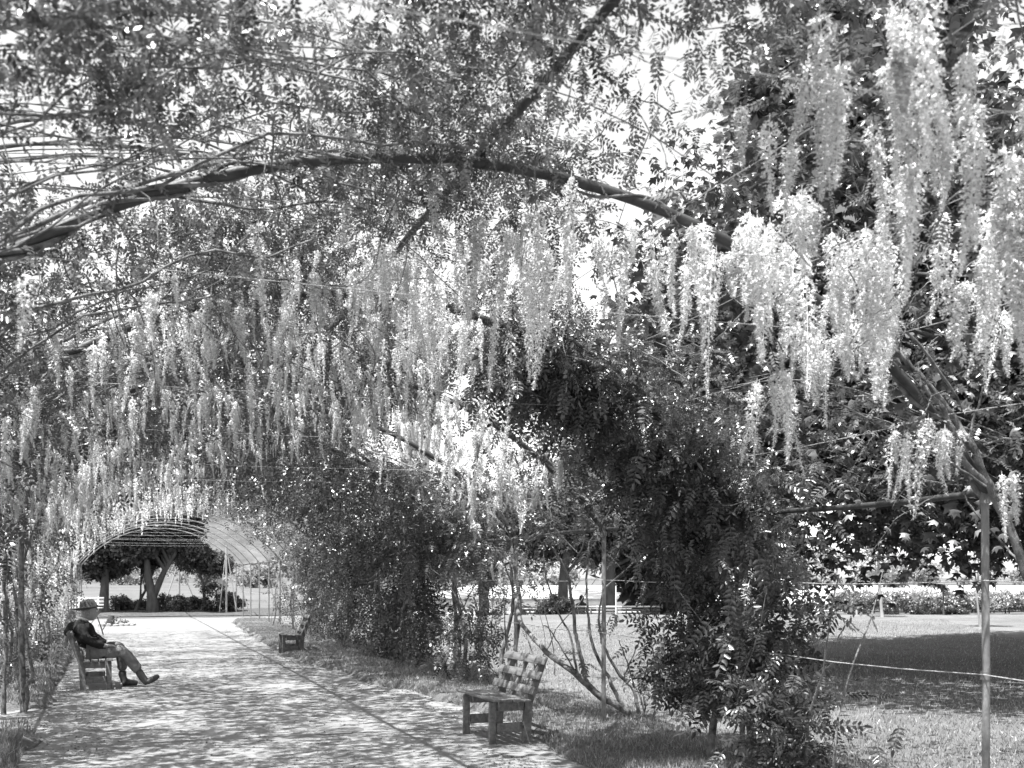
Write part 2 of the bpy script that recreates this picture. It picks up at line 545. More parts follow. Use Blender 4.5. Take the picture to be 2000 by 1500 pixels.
# grass blades
def blades(xy, h, w, z0, name, label, lean=0.5):
    N = len(xy)
    az = rng.uniform(0, 2 * math.pi, N)
    hh = h * rng.uniform(0.5, 1.4, N)
    dx, dy = np.cos(az), np.sin(az)
    le = rng.normal(0, lean, N) * hh
    la = rng.uniform(0, 6.28, N)
    ww = (w * rng.uniform(0.6, 1.3, N)) / 2
    P = np.stack([xy[:, 0], xy[:, 1], z0], -1)
    side = np.stack([dx * ww, dy * ww, 0 * ww], -1)
    tip = P + np.stack([np.cos(la) * le, np.sin(la) * le, hh], -1)
    V = np.stack([P - side, P + side, tip], 1).reshape(-1, 3)
    f = np.arange(3 * N).reshape(-1, 3)
    m = MB(); m.add(V, f, np.clip(rng.lognormal(-.05, .4, N), .3, 2))
    return m.build(name, M['grass'], kind='stuff', label=label, category='grass')


def lawn_z(x, y, e):
    d = np.abs(x - e)
    return 0.015 + smooth(d, 0, 0.12) * (0.05 + 0.05 * vnoise(x * 2.3, y * 2.1, 8) * (1 - smooth(d, 0.4, 1.6))) + 0.03 * vnoise(x * 0.5, y * 0.5, 9)


def scatter_xy(N, y0, y1, xf0, xf1, pw=1.0):
    y = y0 + (y1 - y0) * rng.uniform(0, 1, N) ** 1.35
    t = rng.uniform(0, 1, N) ** pw
    a, b = xf0(y), xf1(y)
    return np.stack([a + (b - a) * t, y], -1)


xy = scatter_xy(60000, 7, 42, lambda y: edge(RE, y) + 0.0, lambda y: edge(RE, y) + 1.5, 1.4)
blades(xy, 0.04, 0.011, lawn_z(xy[:, 0], xy[:, 1], edge(RE, xy[:, 1])) - 0.005, 'verge_grass', 'rough long grass along the right edge of the path')
xy = scatter_xy(130000, 6.2, 33, lambda y: edge(RE, y) + 0.6, lambda y: edge(RE, y) + 4 + y * 0.62)
blades(xy, 0.036, 0.013, lawn_z(xy[:, 0], xy[:, 1], edge(RE, xy[:, 1])) - 0.004, 'lawn_grass', 'short sunlit grass of the open lawn at the right', 0.7)
xy = scatter_xy(26000, 14.7, 38, lambda y: edge(LE, y) + 0.0, lambda y: edge(LE, y) - 2.2, 1.2)
blades(xy, 0.06, 0.012, lawn_z(xy[:, 0], xy[:, 1], edge(LE, xy[:, 1])) - 0.005, 'verge_grass', 'grass of the left verge behind the seated man')
xy = scatter_xy(14000, 9.5, 12.55, lambda y: edge(LE, y) + 0.0, lambda y: edge(LE, y) - 1.6, 1.0)
blades(xy, 0.06, 0.008, lawn_z(xy[:, 0], xy[:, 1], edge(LE, xy[:, 1])) - 0.005, 'verge_grass', 'clipped grass corner in the bottom left of the view')

# fallen petals and leaf litter on the gravel
N = 5200
y_ = 8.8 + 26 * rng.uniform(0, 1, N) ** 1.7
t_ = rng.uniform(0, 1, N); t_ = np.where(rng.uniform(0, 1, N) < .45, np.where(t_ < .5, t_ * .3, 1 - (1 - t_) * .3), t_)
x_ = edge(LE, y_) + (edge(RE, y_) - edge(LE, y_)) * t_
kk = vnoise(x_ * 1.7, y_ * 1.2, 51) > .42
x_, y_ = x_[kk], y_[kk]; N = len(x_)
m = MB(); m.scatter([(-.5, -.2, 0), (0, -.34, .12), (.5, 0, .03), (0, .3, .1)], [(0, 1, 2, 3)], np.stack([x_, y_, 0.006 + 0.012 * vnoise(x_ * 1.1, y_ * 0.9, 5) + 0.012 * vnoise(x_ * 0.35, y_ * 0.3, 15) + .003], -1), euler_rots(N, pitch=rng.normal(0, .25, N), roll=rng.normal(0, .3, N)), rng.uniform(.01, .034, N), rng.uniform(.3, 1.6, N))
m.build('leaf_litter', M['litter'], kind='stuff', label='fallen leaves and petals strewn on the gravel path', category='litter')

# ---------------------------------------------------------------- arbor frame
arbor = thing('wisteria_arbor', 'long tunnel arbor of bent iron pipe arches over the path', 'arbor', (XC, Y0, 0))
AO = np.array((XC, Y0, 0.0))
pm = MB(); pm.tube([(0, 0, -0.25), (0.004, .003, 0.5), (-.003, .004, 1.1), (0.003, 0, 1.7), (0, 0, ZR)], 0.023, 10); pm.tube([(0, 0, ZR - .07), (0, 0, ZR + .03)], .031, 10); pm.tube([(0, 0, 1.0), (0, 0, 1.05)], .028, 8)
post_me = pm.mesh('post'); post_me.materials.append(M['post_iron']); post_me.polygons.foreach_set('use_smooth', np.ones(len(post_me.polygons), bool))
am = MB(); aa = np.linspace(-1, 1, 40)
am.tube(roof(aa, 0) - np.array((XC, 0, 0)), 0.029, 8)
am2 = MB(); am2.tube(roof(aa, 0) - np.array((XC, 0, 0)), 0.019, 6)
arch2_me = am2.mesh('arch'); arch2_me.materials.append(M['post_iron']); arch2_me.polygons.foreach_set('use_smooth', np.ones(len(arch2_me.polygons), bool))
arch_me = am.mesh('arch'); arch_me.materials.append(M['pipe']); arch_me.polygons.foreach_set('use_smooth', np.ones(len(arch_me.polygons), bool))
wm_ = MB(); wm_.tube([(-2.2, 0, 2.95), (0, 0, 2.93), (2.2, 0, 2.95)], 0.0019, 4)
wire_me = wm_.mesh('cross_wire'); wire_me.materials.append(M['wire'])
wm2 = MB(); wm2.tube([(-2.2, 0, 2.95), (0, 0, 2.93), (2.2, 0, 2.95)], 0.003, 5)
wire2_me = wm2.mesh('cross_wire'); wire2_me.materials.append(M['wire'])
for k in range(-2, NARCH):
    y = DY * k
    for x in (XL, XR):
        o = link('post', post_me, None, arbor); o.location = (x - XC, y + random.uniform(-.03, .03), 0)
        o.rotation_euler = (random.uniform(-.006, .006), random.uniform(-.008, .008), random.uniform(0, 6))
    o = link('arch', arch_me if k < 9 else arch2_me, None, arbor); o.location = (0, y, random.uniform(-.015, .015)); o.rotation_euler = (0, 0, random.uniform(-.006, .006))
    o = link('cross_wire', wire_me if k < 8 else wire2_me, None, arbor); o.location = (random.uniform(-.05, .05), y, random.uniform(-.03, .03)); o.rotation_euler = (0, random.uniform(-.01, .01), 0)
yy = np.linspace(-2 * DY - 0.3, (NARCH - 1) * DY + 0.1, 70)
for x in (XL - XC, XR - XC):
    t = MB(); t.tube(np.stack([x + 0.035 * np.sign(x) + 0.01 * np.sin(yy), yy, ZR + 0.012 * np.sin(yy * 1.7 + x)], -1), 0.021, 8)
    t.build('side_rail', M['pipe'], arbor, smooth=True)
t = MB(); t.tube(np.stack([0 * yy, yy, ZR + RISE + 0.05 + 0.01 * np.sin(yy * 1.3)], -1), 0.021, 8)
t.build('ridge_rail', M['pipe'], arbor, smooth=True)
for a in (-0.82, -0.6, -0.38, 0.3, 0.5, 0.68, 0.85):
    P = roof(np.full(len(yy), a), yy, 0.03) - np.array((XC, 0, 0)); P[:, 2] -= 0.03 * np.abs(np.sin(yy / DY * math.pi))
    t = MB(); t.tube(P, 0.003, 4); t.build('long_wire', M['wire'], arbor)
for x, z in ((XR - XC, 1.03), (XL - XC, 1.0), (XR - XC, 1.58)):
    P = np.stack([x - 0.028 * np.sign(x) + 0 * yy, yy, z - 0.03 * np.abs(np.sin(yy / DY * math.pi))], -1)
    t = MB(); t.tube(P, 0.0035, 4); t.build('side_wire', M['wire'], arbor)


# ---------------------------------------------------------------- plant templates
def pinnate(hi, pairs=6, L=0.24, lf=0.062, w=0.024, seed=0):
    r = random.Random(seed)
    m = MB()
    def axis(t):
        return Vector((L * t, 0, -0.05 * t * t * L / 0.24))
    specs = []
    for i in range(pairs):
        t = 0.28 + 0.62 * i / (pairs - 1)
        for s in (-1, 1):
            specs.append((axis(t), s * math.radians(r.uniform(52, 72)), r.uniform(-0.55, 0.1), 1 - 0.25 * abs(t - 0.6)))
    specs.append((axis(1), 0, -0.4, 1.1))
    for p, ang, dr, sc in specs:
        l = lf * sc * r.uniform(0.85, 1.15); ww = w * sc * 0.5
        d = Vector((math.cos(ang) * math.cos(dr), math.sin(ang) * math.cos(dr), math.sin(dr)))
        sd = Vector((-math.sin(ang), math.cos(ang), 0)); up = d.cross(sd)
        if hi:
            P = [p, p + d * l * .3 + sd * ww - up * ww * -.35, p + d * l * .68 + sd * ww * .8 + up * ww * .3, p + d * l, p + d * l * .68 - sd * ww * .8 + up * ww * .3, p + d * l * .3 - sd * ww + up * ww * .35]
            m.add([tuple(x) for x in P], [(0, 1, 2, 3), (0, 3, 4, 5)])
        else:
            P = [p, p + d * l * .45 + sd * ww * 1.1, p + d * l, p + d * l * .45 - sd * ww * 1.1]
            m.add([tuple(x) for x in P], [(0, 1, 2, 3)])
    a, b = axis(0), axis(1); h = Vector((0, 0.0014, 0))
    if hi:
        c = axis(.5)
        m.add([tuple(a - h), tuple(a + h), tuple(c + h), tuple(c - h)], [(0, 1, 2, 3)]); m.add([tuple(c - h), tuple(c + h), tuple(b + h), tuple(b - h)], [(0, 1, 2, 3)])
    else:
        m.add([tuple(a - h), tuple(a + h), tuple(b + h), tuple(b - h)], [(0, 1, 2, 3)])
    return m


def arrays(m):
    return np.concatenate(m.v), np.concatenate(m.loops).reshape(-1, 4)


LEAF_HI = [arrays(pinnate(True, 5, .22, .058, .024, s)) for s in range(3)]
LEAF_LO = [arrays(pinnate(False, 5, .22, .062, .026, s)) for s in range(3)]
LEAF_FAR = [arrays(pinnate(False, 3, .24, .085, .036, s)) for s in range(3)]


def raceme(seed, L=0.5, R=0.05, n=130, fs=0.017, quads=2):
    r = np.random.default_rng(seed)
    m = MB()
    bend = r.normal(0, 0.06, 2)
    for i in range(n):
        t = (i + r.uniform(0, 1)) / n
        rad = R * (0.35 + 0.65 * smooth(t, 0, 0.08)) * (1 - 0.86 * t ** .95) * r.uniform(0.45, 1.15)
        if r.uniform() < 0.10 + 0.3 * t * t:
            continue
        az = r.uniform(0, 6.28)
        c = np.array((bend[0] * t * t * L + rad * math.cos(az), bend[1] * t * t * L + rad * math.sin(az), -L * t ** 0.93 - 0.02))
        s = fs * (1 - 0.45 * t) * r.uniform(0.75, 1.25)
        out = np.array((math.cos(az), math.sin(az), r.normal(-0.1, .5))); out /= np.linalg.norm(out)
        side = np.cross(out, (0, 0, 1)); side /= np.linalg.norm(side) + 1e-6
        up = np.cross(side, out)
        # banner petal, and keel petals
        m.add([c - side * s * .55 - out * s * .3, c - up * s * .2 + out * s * .3, c + side * s * .55 - out * s * .3, c + up * s * .8], [(0, 1, 2, 3)], [r.uniform(.8, 1.1)])
        if quads > 1:
            m.add([c - up * s * .15, c + out * s * .8 - side * s * .3 - up * s * .3, c + out * s * 1.0 - up * s * .6, c + out * s * .55 + side * s * .3 - up * s * .4], [(0, 1, 2, 3)], [r.uniform(.45, .8)])
    k = 6
    zs = np.linspace(0.02, -L * .96, k); tt = np.linspace(0, 1, k)
    m.tube(np.stack([bend[0] * tt * tt * L, bend[1] * tt * tt * L, zs], -1), 0.002, 3, cap=False)
    return m


RAC = []
for s in range(14):
    me = raceme(s, random.uniform(.34, .66), random.uniform(.036, .054), random.choice((230, 330, 380)), .0175).mesh('flower_raceme'); me.materials.append(M['flower']); RAC.append(me)
RAC_LO = []
for s in range(3):
    mm = MB(); q = raceme(50 + s, .5, .055, 46, .046, 1)
    q.v = q.v[:-1]; q.loops = q.loops[:-1]; q.tot = q.tot[:-1]
    RAC_LO.append((np.concatenate(q.v), np.concatenate(q.loops).reshape(-1, 4)))
LEAF_ME = []
for s in range(4):
    me = pinnate(True, 6, .26, .066, .025, 20 + s).mesh('leaf'); me.materials.append(M['leaf']); LEAF_ME.append(me)


# ---------------------------------------------------------------- wisteria vines: one per post and side
def roof_samples(N, y0, y1, a0, a1, dens, thick=(-0.04, 0.38)):
    a = rng.uniform(a0, a1, N); y = rng.uniform(y0, y1, N)
    k = rng.uniform(0, 1.6, N) < dens(a, y)
    a, y = a[k], y[k]
    off = rng.uniform(thick[0], thick[1], len(a)) - .16 * smooth(y, 6.6, 7.4) * rng.uniform(0, 1, len(a))
    return a, y, roof(a, y, off)


def put_leaves(m, P, tmpl, size=1.0, pitch=-0.35, tone=1.0):
    N = len(P)
    if not N:
        return
    idx = rng.integers(0, len(tmpl), N)
    for j, (tv, tf) in enumerate(tmpl):
        k = idx == j; nn = int(k.sum())
        if nn:
            m.scatter(tv, tf, P[k], euler_rots(nn, pitch=rng.normal(pitch, .5, nn)), size * rng.uniform(.65, 1.3, nn), tone * np.clip(rng.lognormal(-.1, .65, nn), .2, 3.2))


def stem_cross(m, y0, a0, a1, r0, side_drift=0.6, sag=0.12):
    n = 14
    t = np.linspace(0, 1, n)
    a = a0 + (a1 - a0) * t
    y = y0 + side_drift * t + 0.10 * np.sin(t * 7 + y0 * 3) * rng.uniform(.3, 1.4)
    off = rng.uniform(-.16, .02) + 0.05 * np.sin(t * rng.uniform(3, 9) + rng.uniform(0, 6))
    m.tube(roof(a, y, off), np.linspace(r0, r0 * .4, n), 5, cap=False)


def free_stem(m, p0, direction, L, r0, curve=0.3, n=9, sides=5, droop=0.0):
    d = np.array(direction, float); d /= np.linalg.norm(d)
    P = [np.array(p0, float)]
    for i in range(n - 1):
        d = d + rng.normal(0, curve / math.sqrt(n), 3) + np.array((0, 0, -droop / n)); d /= np.linalg.norm(d)
        P.append(P[-1] + d * L / (n - 1))
    m.tube(P, np.linspace(r0, r0 * .35, n), sides, cap=False)
    return P


BARE_R = {0, 2}          # right-hand vines whose lower part is bare
side_word = {-1: 'left', 1: 'right'}
ordinal = ['nearest', 'second', 'third', 'fourth', 'fifth', 'sixth', 'seventh', 'eighth', 'ninth', 'tenth', 'eleventh', 'twelfth']
n_rac = n_leaf = 0
vines = {}
for side in (-1, 1):
    for k in range(-1, 12):
        yc = Y0 + DY * k
        d_view = yc * F2[1] + (XC + side * 2) * F2[0]
        y0, y1 = yc - DY * .5, yc + DY * .5
        if k == -1:
            y0 = 0.8
        a0, a1 = (-1, 0.0) if side < 0 else (0.0, 1)
        X = XL if side < 0 else XR
        if k == -1:
            lab = 'wisteria roof vine overhead at the %s before the first visible arch' % side_word[side]
        elif side > 0 and k == 0:
            lab = 'bare wisteria twisted up the nearest right post with bright flower clusters'
        elif side > 0 and k == 1:
            lab = 'bushy wisteria forming a dark leafy column down to the lawn'
        elif side > 0 and k == 2:
            lab = 'wisteria of bare crooked stems fanning up beside the nearest bench'
        elif side > 0 and k == 4:
            lab = 'dark wisteria curtain just past the bare fan of stems, wide at its foot'
        else:
            lab = '%s wisteria up the %s side of the tunnel, counted from the camera' % (ordinal[max(k, 0)], side_word[side])
        vine = thing('wisteria_vine', lab, 'vine', (X, yc, 0), 0, 'wisteria vines climbing the arbor')
        vines[(side, k)] = vine
        O = np.array((X, yc, 0.0))
        wood = MB(); fol = MB(); twigs = MB(); fl = MB()
        near = yc < 9.5
        mid = yc < 19
        tm = LEAF_LO if mid else LEAF_FAR
        tmw = LEAF_HI if near else tm
        per = 560 if near else (200 if mid else 95)
        lsz = .50 if near else (.85 if mid else 1.0)
        # --- roof leaves
        area = (y1 - y0) * 3.6
        a, y, P = roof_samples(int(area * per * 1.6), y0, y1, a0, a1, leaf_density)
        put_leaves(fol, P - O, tm, lsz)
        # --- wall leaves
        wl = MB()
        def wall(N, ya, yb, za, zb, tk, prof=None, cx=0.0, tone=1.0, pitch=-.55):
            y = rng.uniform(ya, yb, N); z = rng.uniform(za, zb, N) if prof is None else prof(N)
            x = X + cx + side * rng.normal(0.02, tk, N)
            put_leaves(fol, np.stack([x, y, z], -1) - O, tmw, pitch=pitch, tone=tone)
        if side > 0:
            if k == 1:
                N = 2200
                z = rng.uniform(0.55, 2.5, N)
                wdt = np.interp(z, [0.5, 0.8, 1.1, 1.7, 2.5], [.5, .9, 1.1, 1.15, 1.3])
                y = yc + 0.2 + rng.uniform(-1, 1, N) * wdt * rng.uniform(.4, 1, N) ** .5
                x = X + rng.normal(0.05, .26, N)
                # clumps with holes
                kk = vnoise(y * 3.1, z * 3.3, 21) > 0.33
                put_leaves(fol, np.stack([x, y, z], -1)[kk] - O, tmw, 1.0, -.6)
                N = 330
                P = np.stack([X - .1 + rng.normal(0, .2, N), 7.2 + rng.normal(0, .2, N), rng.uniform(0.1, .9, N)], -1)
                put_leaves(fol, P - O, tmw, 1.0, -.2)
                N = 2600
                a = rng.uniform(.3, 1.0, N); y = 8.3 + rng.normal(0, .38, N) + .25 * (a - .6)
                kk = vnoise(a * 9, y * 3.1, 24) > .36
                put_leaves(fol, roof(a[kk], y[kk], rng.normal(-.1, .17, int(kk.sum()))) - O, tmw, .9, -.6)
            elif k == 3:
                wall(60, yc - .3, y1, 1.2, 2.1, .2)
            elif k >= 4:
                N = 1700 if k < 7 else 900
                if k > 9: N = 300
                y = rng.uniform(y0 - .2, y1 + .2, N); z = 0.2 + 2.5 * rng.uniform(0, 1, N) ** .85
                kk = (vnoise(y * 2.3, z * 2.0, 22) > 0.43) | (z > 1.75)
                if k > 9: kk &= z < 1.5
                y, z = y[kk], z[kk]
                bulge = np.interp(z, [0, .5, 1.0, 2.2], [.35, .3, .15, .2]) if k == 4 else .16
                x = X + rng.normal(-.05, 1, len(y)) * bulge
                put_leaves(fol, np.stack([x, y, z], -1) - O, tmw, 1.0 if mid else .95, -.65)
        else:
            if k >= 1:
                N = 270 if k < 9 else 180
                y = rng.uniform(y0, y1, N); z = rng.uniform(0.35, 2.4, N)
                kk = vnoise(y * 2.1, z * 1.7, 23) > 0.45
                y, z = y[kk], z[kk]
                x = X + rng.normal(0, .2, len(y))
                put_leaves(fol, np.stack([x, y, z], -1) - O, tmw, 1.0, -.6)
        fo = fol.build('foliage', M['leaf_mass'], vine, kind='stuff')
        # --- twigs over the roof
        nt_ = (95 if side < 0 else 40) if near else (24 if mid else 10)
        if k == -1: nt_ = 55
        for _ in range(nt_):
            if side < 0:
                s0 = rng.uniform(-1, -.35); s1 = s0 + rng.uniform(.4, 1.1)
            else:
                s0 = rng.uniform(.35, 1); s1 = s0 - rng.uniform(.3, .8)
            stem_cross(twigs, rng.uniform(y0, y1), s0, s1, rng.choice([.0025, .0035, .0045, .006, .008, .012]) * (1 if near else 1.2), rng.normal(.3, .6))
        for _ in range(nt_):        # short side shoots, some dangling into the tunnel
            a = rng.uniform(a0, a1); p = roof(a, rng.uniform(y0, y1), rng.uniform(-.1, .15))
            free_stem(twigs, p - O, rng.normal(0, 1, 3) * (1, 1, .5) + (0, 0, -.1), rng.uniform(.3, 1.1), .0045, .9, droop=rng.uniform(-.6, 1.2))
        if k >= 1 and not (side > 0 and k == 2):
            for _ in range(9 if mid else 5):      # upright wall shoots
                free_stem(twigs, (rng.normal(0, .12), rng.uniform(y0 - yc, y1 - yc), rng.uniform(0, .8)), (rng.normal(0, .12), rng.normal(0, .3), 1), rng.uniform(1.0, 2.0), rng.choice([.005, .008, .011]), .35)
        if twigs.n:
            twigs.build('twigs', M['bark'], vine, smooth=True, kind='stuff')
        if side < 0 and k in (-1, 0, 1):
            for _ in range(7):
                n = 22; t = np.linspace(0, 1, n); w = MB()
                aa_ = -1.02 + rng.uniform(.75, 1.15) * t
                yy_ = rng.uniform(y0 - .6, y1 - .6) + rng.uniform(.3, 1.5) * t + .06 * np.sin(t * 9 + rng.uniform(0, 6))
                of = -.17 + rng.uniform(0, .13) + .05 * np.sin(t * rng.uniform(4, 10) + rng.uniform(0, 6)) + .03 * np.sin(t * 23 + rng.uniform(0, 6)) + rng.normal(0, .012, n)
                r0 = rng.choice([.005, .007, .009]) if k < 0 else rng.choice([.006, .008, .011, .015])
                w.tube(roof(aa_, yy_, of) - O, np.linspace(r0, r0 * .5, n), 6, cap=False)
                w.build('stem', M['bark'], vine, smooth=True)
            for _ in range(7):
                p = roof(rng.uniform(-.8, 0), rng.uniform(y0, y1), -.1) - O
                w = MB(); free_stem(w, p, (rng.normal(0, .3), rng.normal(0, .3), -1), rng.uniform(.35, .9), .005, 1.1, 11, droop=-.6)
                w.build('stem', M['bark'], vine, smooth=True)
        if 0 <= k <= 4:
            for j in range(1 if side > 0 else 2):
                n = 90; t = np.linspace(0, 1, n); ph = t * rng.uniform(22, 34) + rng.uniform(0, 6)
                aa_ = side * (1.0 - t * rng.uniform(.75, 1.0)) + .006 * np.cos(ph)
                rr_ = .034 + .012 * np.sin(t * 17 + j)
                w = MB(); w.tube(roof(aa_, yc + rr_ * np.cos(ph) + .01 * rng.normal(0, 1, n).cumsum() * .15, rr_ * np.sin(ph)) - O, np.linspace(.017, .006, n) * (1 + .2 * np.sin(t * 60)), 6, cap=False)
                w.build('stem', M['bark'], vine, smooth=True)
        # --- trunks
        if (side, k) not in ((1, 0), (1, 2)) and k > -1:
            for j in range(2 if k < 8 else 1):
                n = 12; t = np.linspace(0, 1, n); ph = rng.uniform(0, 6)
                a = -1 if side < 0 else 1
                base = np.array((rng.normal(0, .1) - side * .06, rng.uniform(-.5, .5), 0))
                P = np.stack([base[0] * (1 - t) + .045 * np.sin(t * 9 + ph), base[1] * (1 - t) + .045 * np.cos(t * 9 + ph), t * 2.12], -1)
                P2 = roof(np.linspace(a, a * .35, 8)[1:], np.linspace(yc, yc + rng.normal(0, .8), 8)[1:], .04) - O
                w = MB(); w.tube(np.vstack([P, P2]), np.linspace(.03, .012, n + 7) * rng.uniform(.75, 1.2), 7)
                w.build('trunk', M['bark'], vine, smooth=True)
        # --- racemes
        dens = 27 if near else 22
        if k <= 5:
            N = int(area * (44 if side > 0 and k < 1 else dens))
            a = rng.uniform(a0, a1, N); y = rng.uniform(max(y0, 2.2), y1, N)
            kk = rng.uniform(0, 1, N) < raceme_density(a, y)
            a, y = a[kk], y[kk]
            P = roof(a, y, rng.uniform(-.22, .02, len(a))) - O
            if side < 0 and k >= 2:
                nn = 34
                P = np.vstack([P, np.stack([rng.normal(0, .15, nn), rng.uniform(-DY / 2, DY / 2, nn), rng.uniform(1.2, 2.3, nn)], -1)])
            if side > 0 and k == 1:
                nn = 7
                P = np.vstack([P, np.stack([rng.normal(-.1, .12, nn), rng.uniform(.3, 1.3, nn), rng.uniform(1.7, 2.3, nn)], -1)])
            if side > 0 and k == 3:
                nn = 4
                P = np.vstack([P, np.stack([rng.normal(-.1, .12, nn), rng.uniform(-1.3, 1.3, nn), rng.uniform(1.5, 2.3, nn)], -1)])
            P = P[:295]
            for p in P:
                o = link('flower_raceme', RAC[int(rng.integers(14))], None, vine)
                o.location = tuple(p); o.rotation_euler = (rng.normal(0, .065), rng.normal(0, .065), rng.uniform(0, 6.28))
                s = rng.uniform(.6, 1.1) * (.98 if side > 0 and near else .72)
                w_ = s * rng.uniform(1.0, 1.45); o.scale = (w_, w_, s * rng.uniform(.75, 1.15))
                n_rac += 1
        else:
            N = int(area * 15)
            a = rng.uniform(a0, a1, N); y = rng.uniform(y0, y1, N)
            kk = rng.uniform(0, 1, N) < raceme_density(a, y)
            P = roof(a[kk], y[kk], rng.uniform(-.2, .0, int(kk.sum()))) - O
            if side < 0 and k < 10:
                nn = 75
                P = np.vstack([P, np.stack([rng.normal(0, .15, nn), rng.uniform(-DY / 2, DY / 2, nn), rng.uniform(.9, 2.3, nn)], -1)])
            idx = rng.integers(0, 3, len(P))
            for j, (tv, tf) in enumerate(RAC_LO):
                q = P[idx == j]; nn = len(q)
                if nn:
                    fl.scatter(tv, tf, q, euler_rots(nn, pitch=rng.normal(0, .06, nn), roll=rng.normal(0, .06, nn)), rng.uniform(.6, 1.2, nn), rng.uniform(.75, 1.05, nn))
            if fl.n:
                fl.build('flower_racemes', M['flower_mass'], vine, kind='stuff')


def leaf_objects(vine, P, smin=.8, smax=1.25, pitch=-.5):
    O = np.array(vine.location)
    for p in P:
        o = link('leaf', LEAF_ME[int(rng.integers(4))], None, vine)
        o.location = tuple(np.asarray(p) - O)
        s = rng.uniform(smin, smax); o.scale = (s, s, s)
        o.rotation_euler = (rng.normal(0, .4), -rng.normal(pitch, .45), rng.uniform(0, 6.28))


# nearest leaves that the photograph lets one pick apart
N = 290
z = rng.uniform(.6, 2.4, N); yc = Y0 + DY + .15
w_ = np.interp(z, [0.5, 0.8, 1.1, 1.7, 2.5], [.35, .75, 1.1, 1.15, 1.3])
leaf_objects(vines[(1, 1)], np.stack([XR - .2 + rng.normal(0, .15, N), yc + rng.uniform(-1, 1, N) * w_, z], -1), .55, .95)
for (sd, kk_), cnt, y0, y1, a0, a1 in (((-1, -1), 90, 3.2, 4.0, -.75, 0), ((1, -1), 90, 2.6, 4.0, 0, .6), ((-1, 0), 80, 4.0, 6.6, -.8, 0), ((1, 0), 70, 4.0, 6.6, 0, .9)):
    a = rng.uniform(a0, a1, cnt); y = rng.uniform(y0, y1, cnt)
    leaf_objects(vines[(sd, kk_)], roof(a, y, rng.uniform(-.25, .1, cnt)), .38, .62, pitch=-.2)
# leaves silhouetted against the sky gap and on the hanging sprays
cnt = 110
a = rng.uniform(.35, .75, cnt); y = rng.uniform(7.6, 9.6, cnt)
leaf_objects(vines[(1, 1)], [], 1, 1)
leaf_objects(vines[(1, 2)], roof(a, y, rng.uniform(-.3, .1, cnt)), pitch=-.3)

# --- hand-placed wood: the climbing trunk at the nearest right post
v = vines[(1, 0)]; O = np.array(v.location)


def traced(vine, pts, r0, r1, name='trunk', sides=8, sub=4):
    P = np.array([tuple(at(*p)) for p in pts])
    # smooth resample
    n = len(P); t = np.arange(n); tt = np.linspace(0, n - 1, (n - 1) * sub + 1)
    Q = np.stack([np.interp(tt, t, P[:, i]) for i in range(3)], -1)
    for _ in range(2):
        Q[1:-1] = (Q[:-2] + 2 * Q[1:-1] + Q[2:]) / 4
    Q = Q + rng.normal(0, min(r0, .012) * .35, Q.shape)
    m = MB(); m.tube(Q - np.array(vine.location), np.linspace(r0, r1, len(Q)), sides)
    return m.build(name, M['bark'], vine, smooth=True)


traced(v, [(2120, 1400, 6.5), (2060, 1250, 6.5), (2000, 1110, 6.5), (1965, 1010, 6.5), (1930, 950, 6.5), (1905, 880, 6.5), (1862, 815, 6.5), (1812, 752, 6.45), (1768, 705, 6.4), (1700, 640, 6.35), (1610, 560, 6.3)], .030, .014)
traced(v, [(1925, 945, 6.45), (1885, 905, 6.45), (1860, 850, 6.4), (1845, 800, 6.4), (1815, 770, 6.4), (1790, 735, 6.4)], .018, .012)
traced(v, [(1890, 860, 6.4), (1905, 810, 6.4), (1925, 740, 6.3), (1935, 690, 6.3)], .008, .004, 'branch', 5)
traced(v, [(1920, 870, 6.4), (1960, 855, 6.4), (2010, 858, 6.4)], .007, .005, 'branch', 5)
traced(v, [(1925, 950, 6.4), (1860, 905, 6.3), (1790, 865, 6.2), (1700, 820, 6.1), (1610, 775, 6.0), (1540, 700, 6.0), (1500, 640, 5.9)], .007, .004, 'branch', 5)
traced(v, [(1880, 800, 6.4), (1820, 700, 6.2), (1720, 590, 6.0), (1600, 500, 5.8), (1480, 440, 5.6)], .010, .005, 'branch', 5)
traced(v, [(1990, 1100, 6.6), (1960, 1060, 6.7), (1900, 1000, 6.7), (1880, 960, 6.7)], .008, .004, 'branch', 5)
traced(v, [(1845, 800, 6.4), (1760, 720, 6.4), (1640, 640, 6.3), (1530, 560, 6.3), (1400, 470, 6.2)], .006, .004, 'branch', 5)
for (u_, v_, n_) in ((1490, 735, 5), (1530, 730, 5), (1660, 660, 5), (1700, 640, 4), (1780, 850, 5), (1830, 830, 6), (1600, 690, 3), (1560, 640, 4), (1740, 620, 4), (1950, 620, 5), (1985, 930, 3)):
    for j in range(n_):
        o = link('flower_raceme', RAC[int(rng.integers(14))], None, v)
        o.location = tuple(np.array(at(u_ + rng.normal(0, 22), v_ + rng.normal(0, 14), 6.1 + rng.normal(0, .25))) - O)
        o.rotation_euler = (rng.normal(0, .07), rng.normal(0, .07), rng.uniform(0, 6.28)); s = rng.uniform(.5, .75); o.scale = (s * 1.3, s * 1.3, s)
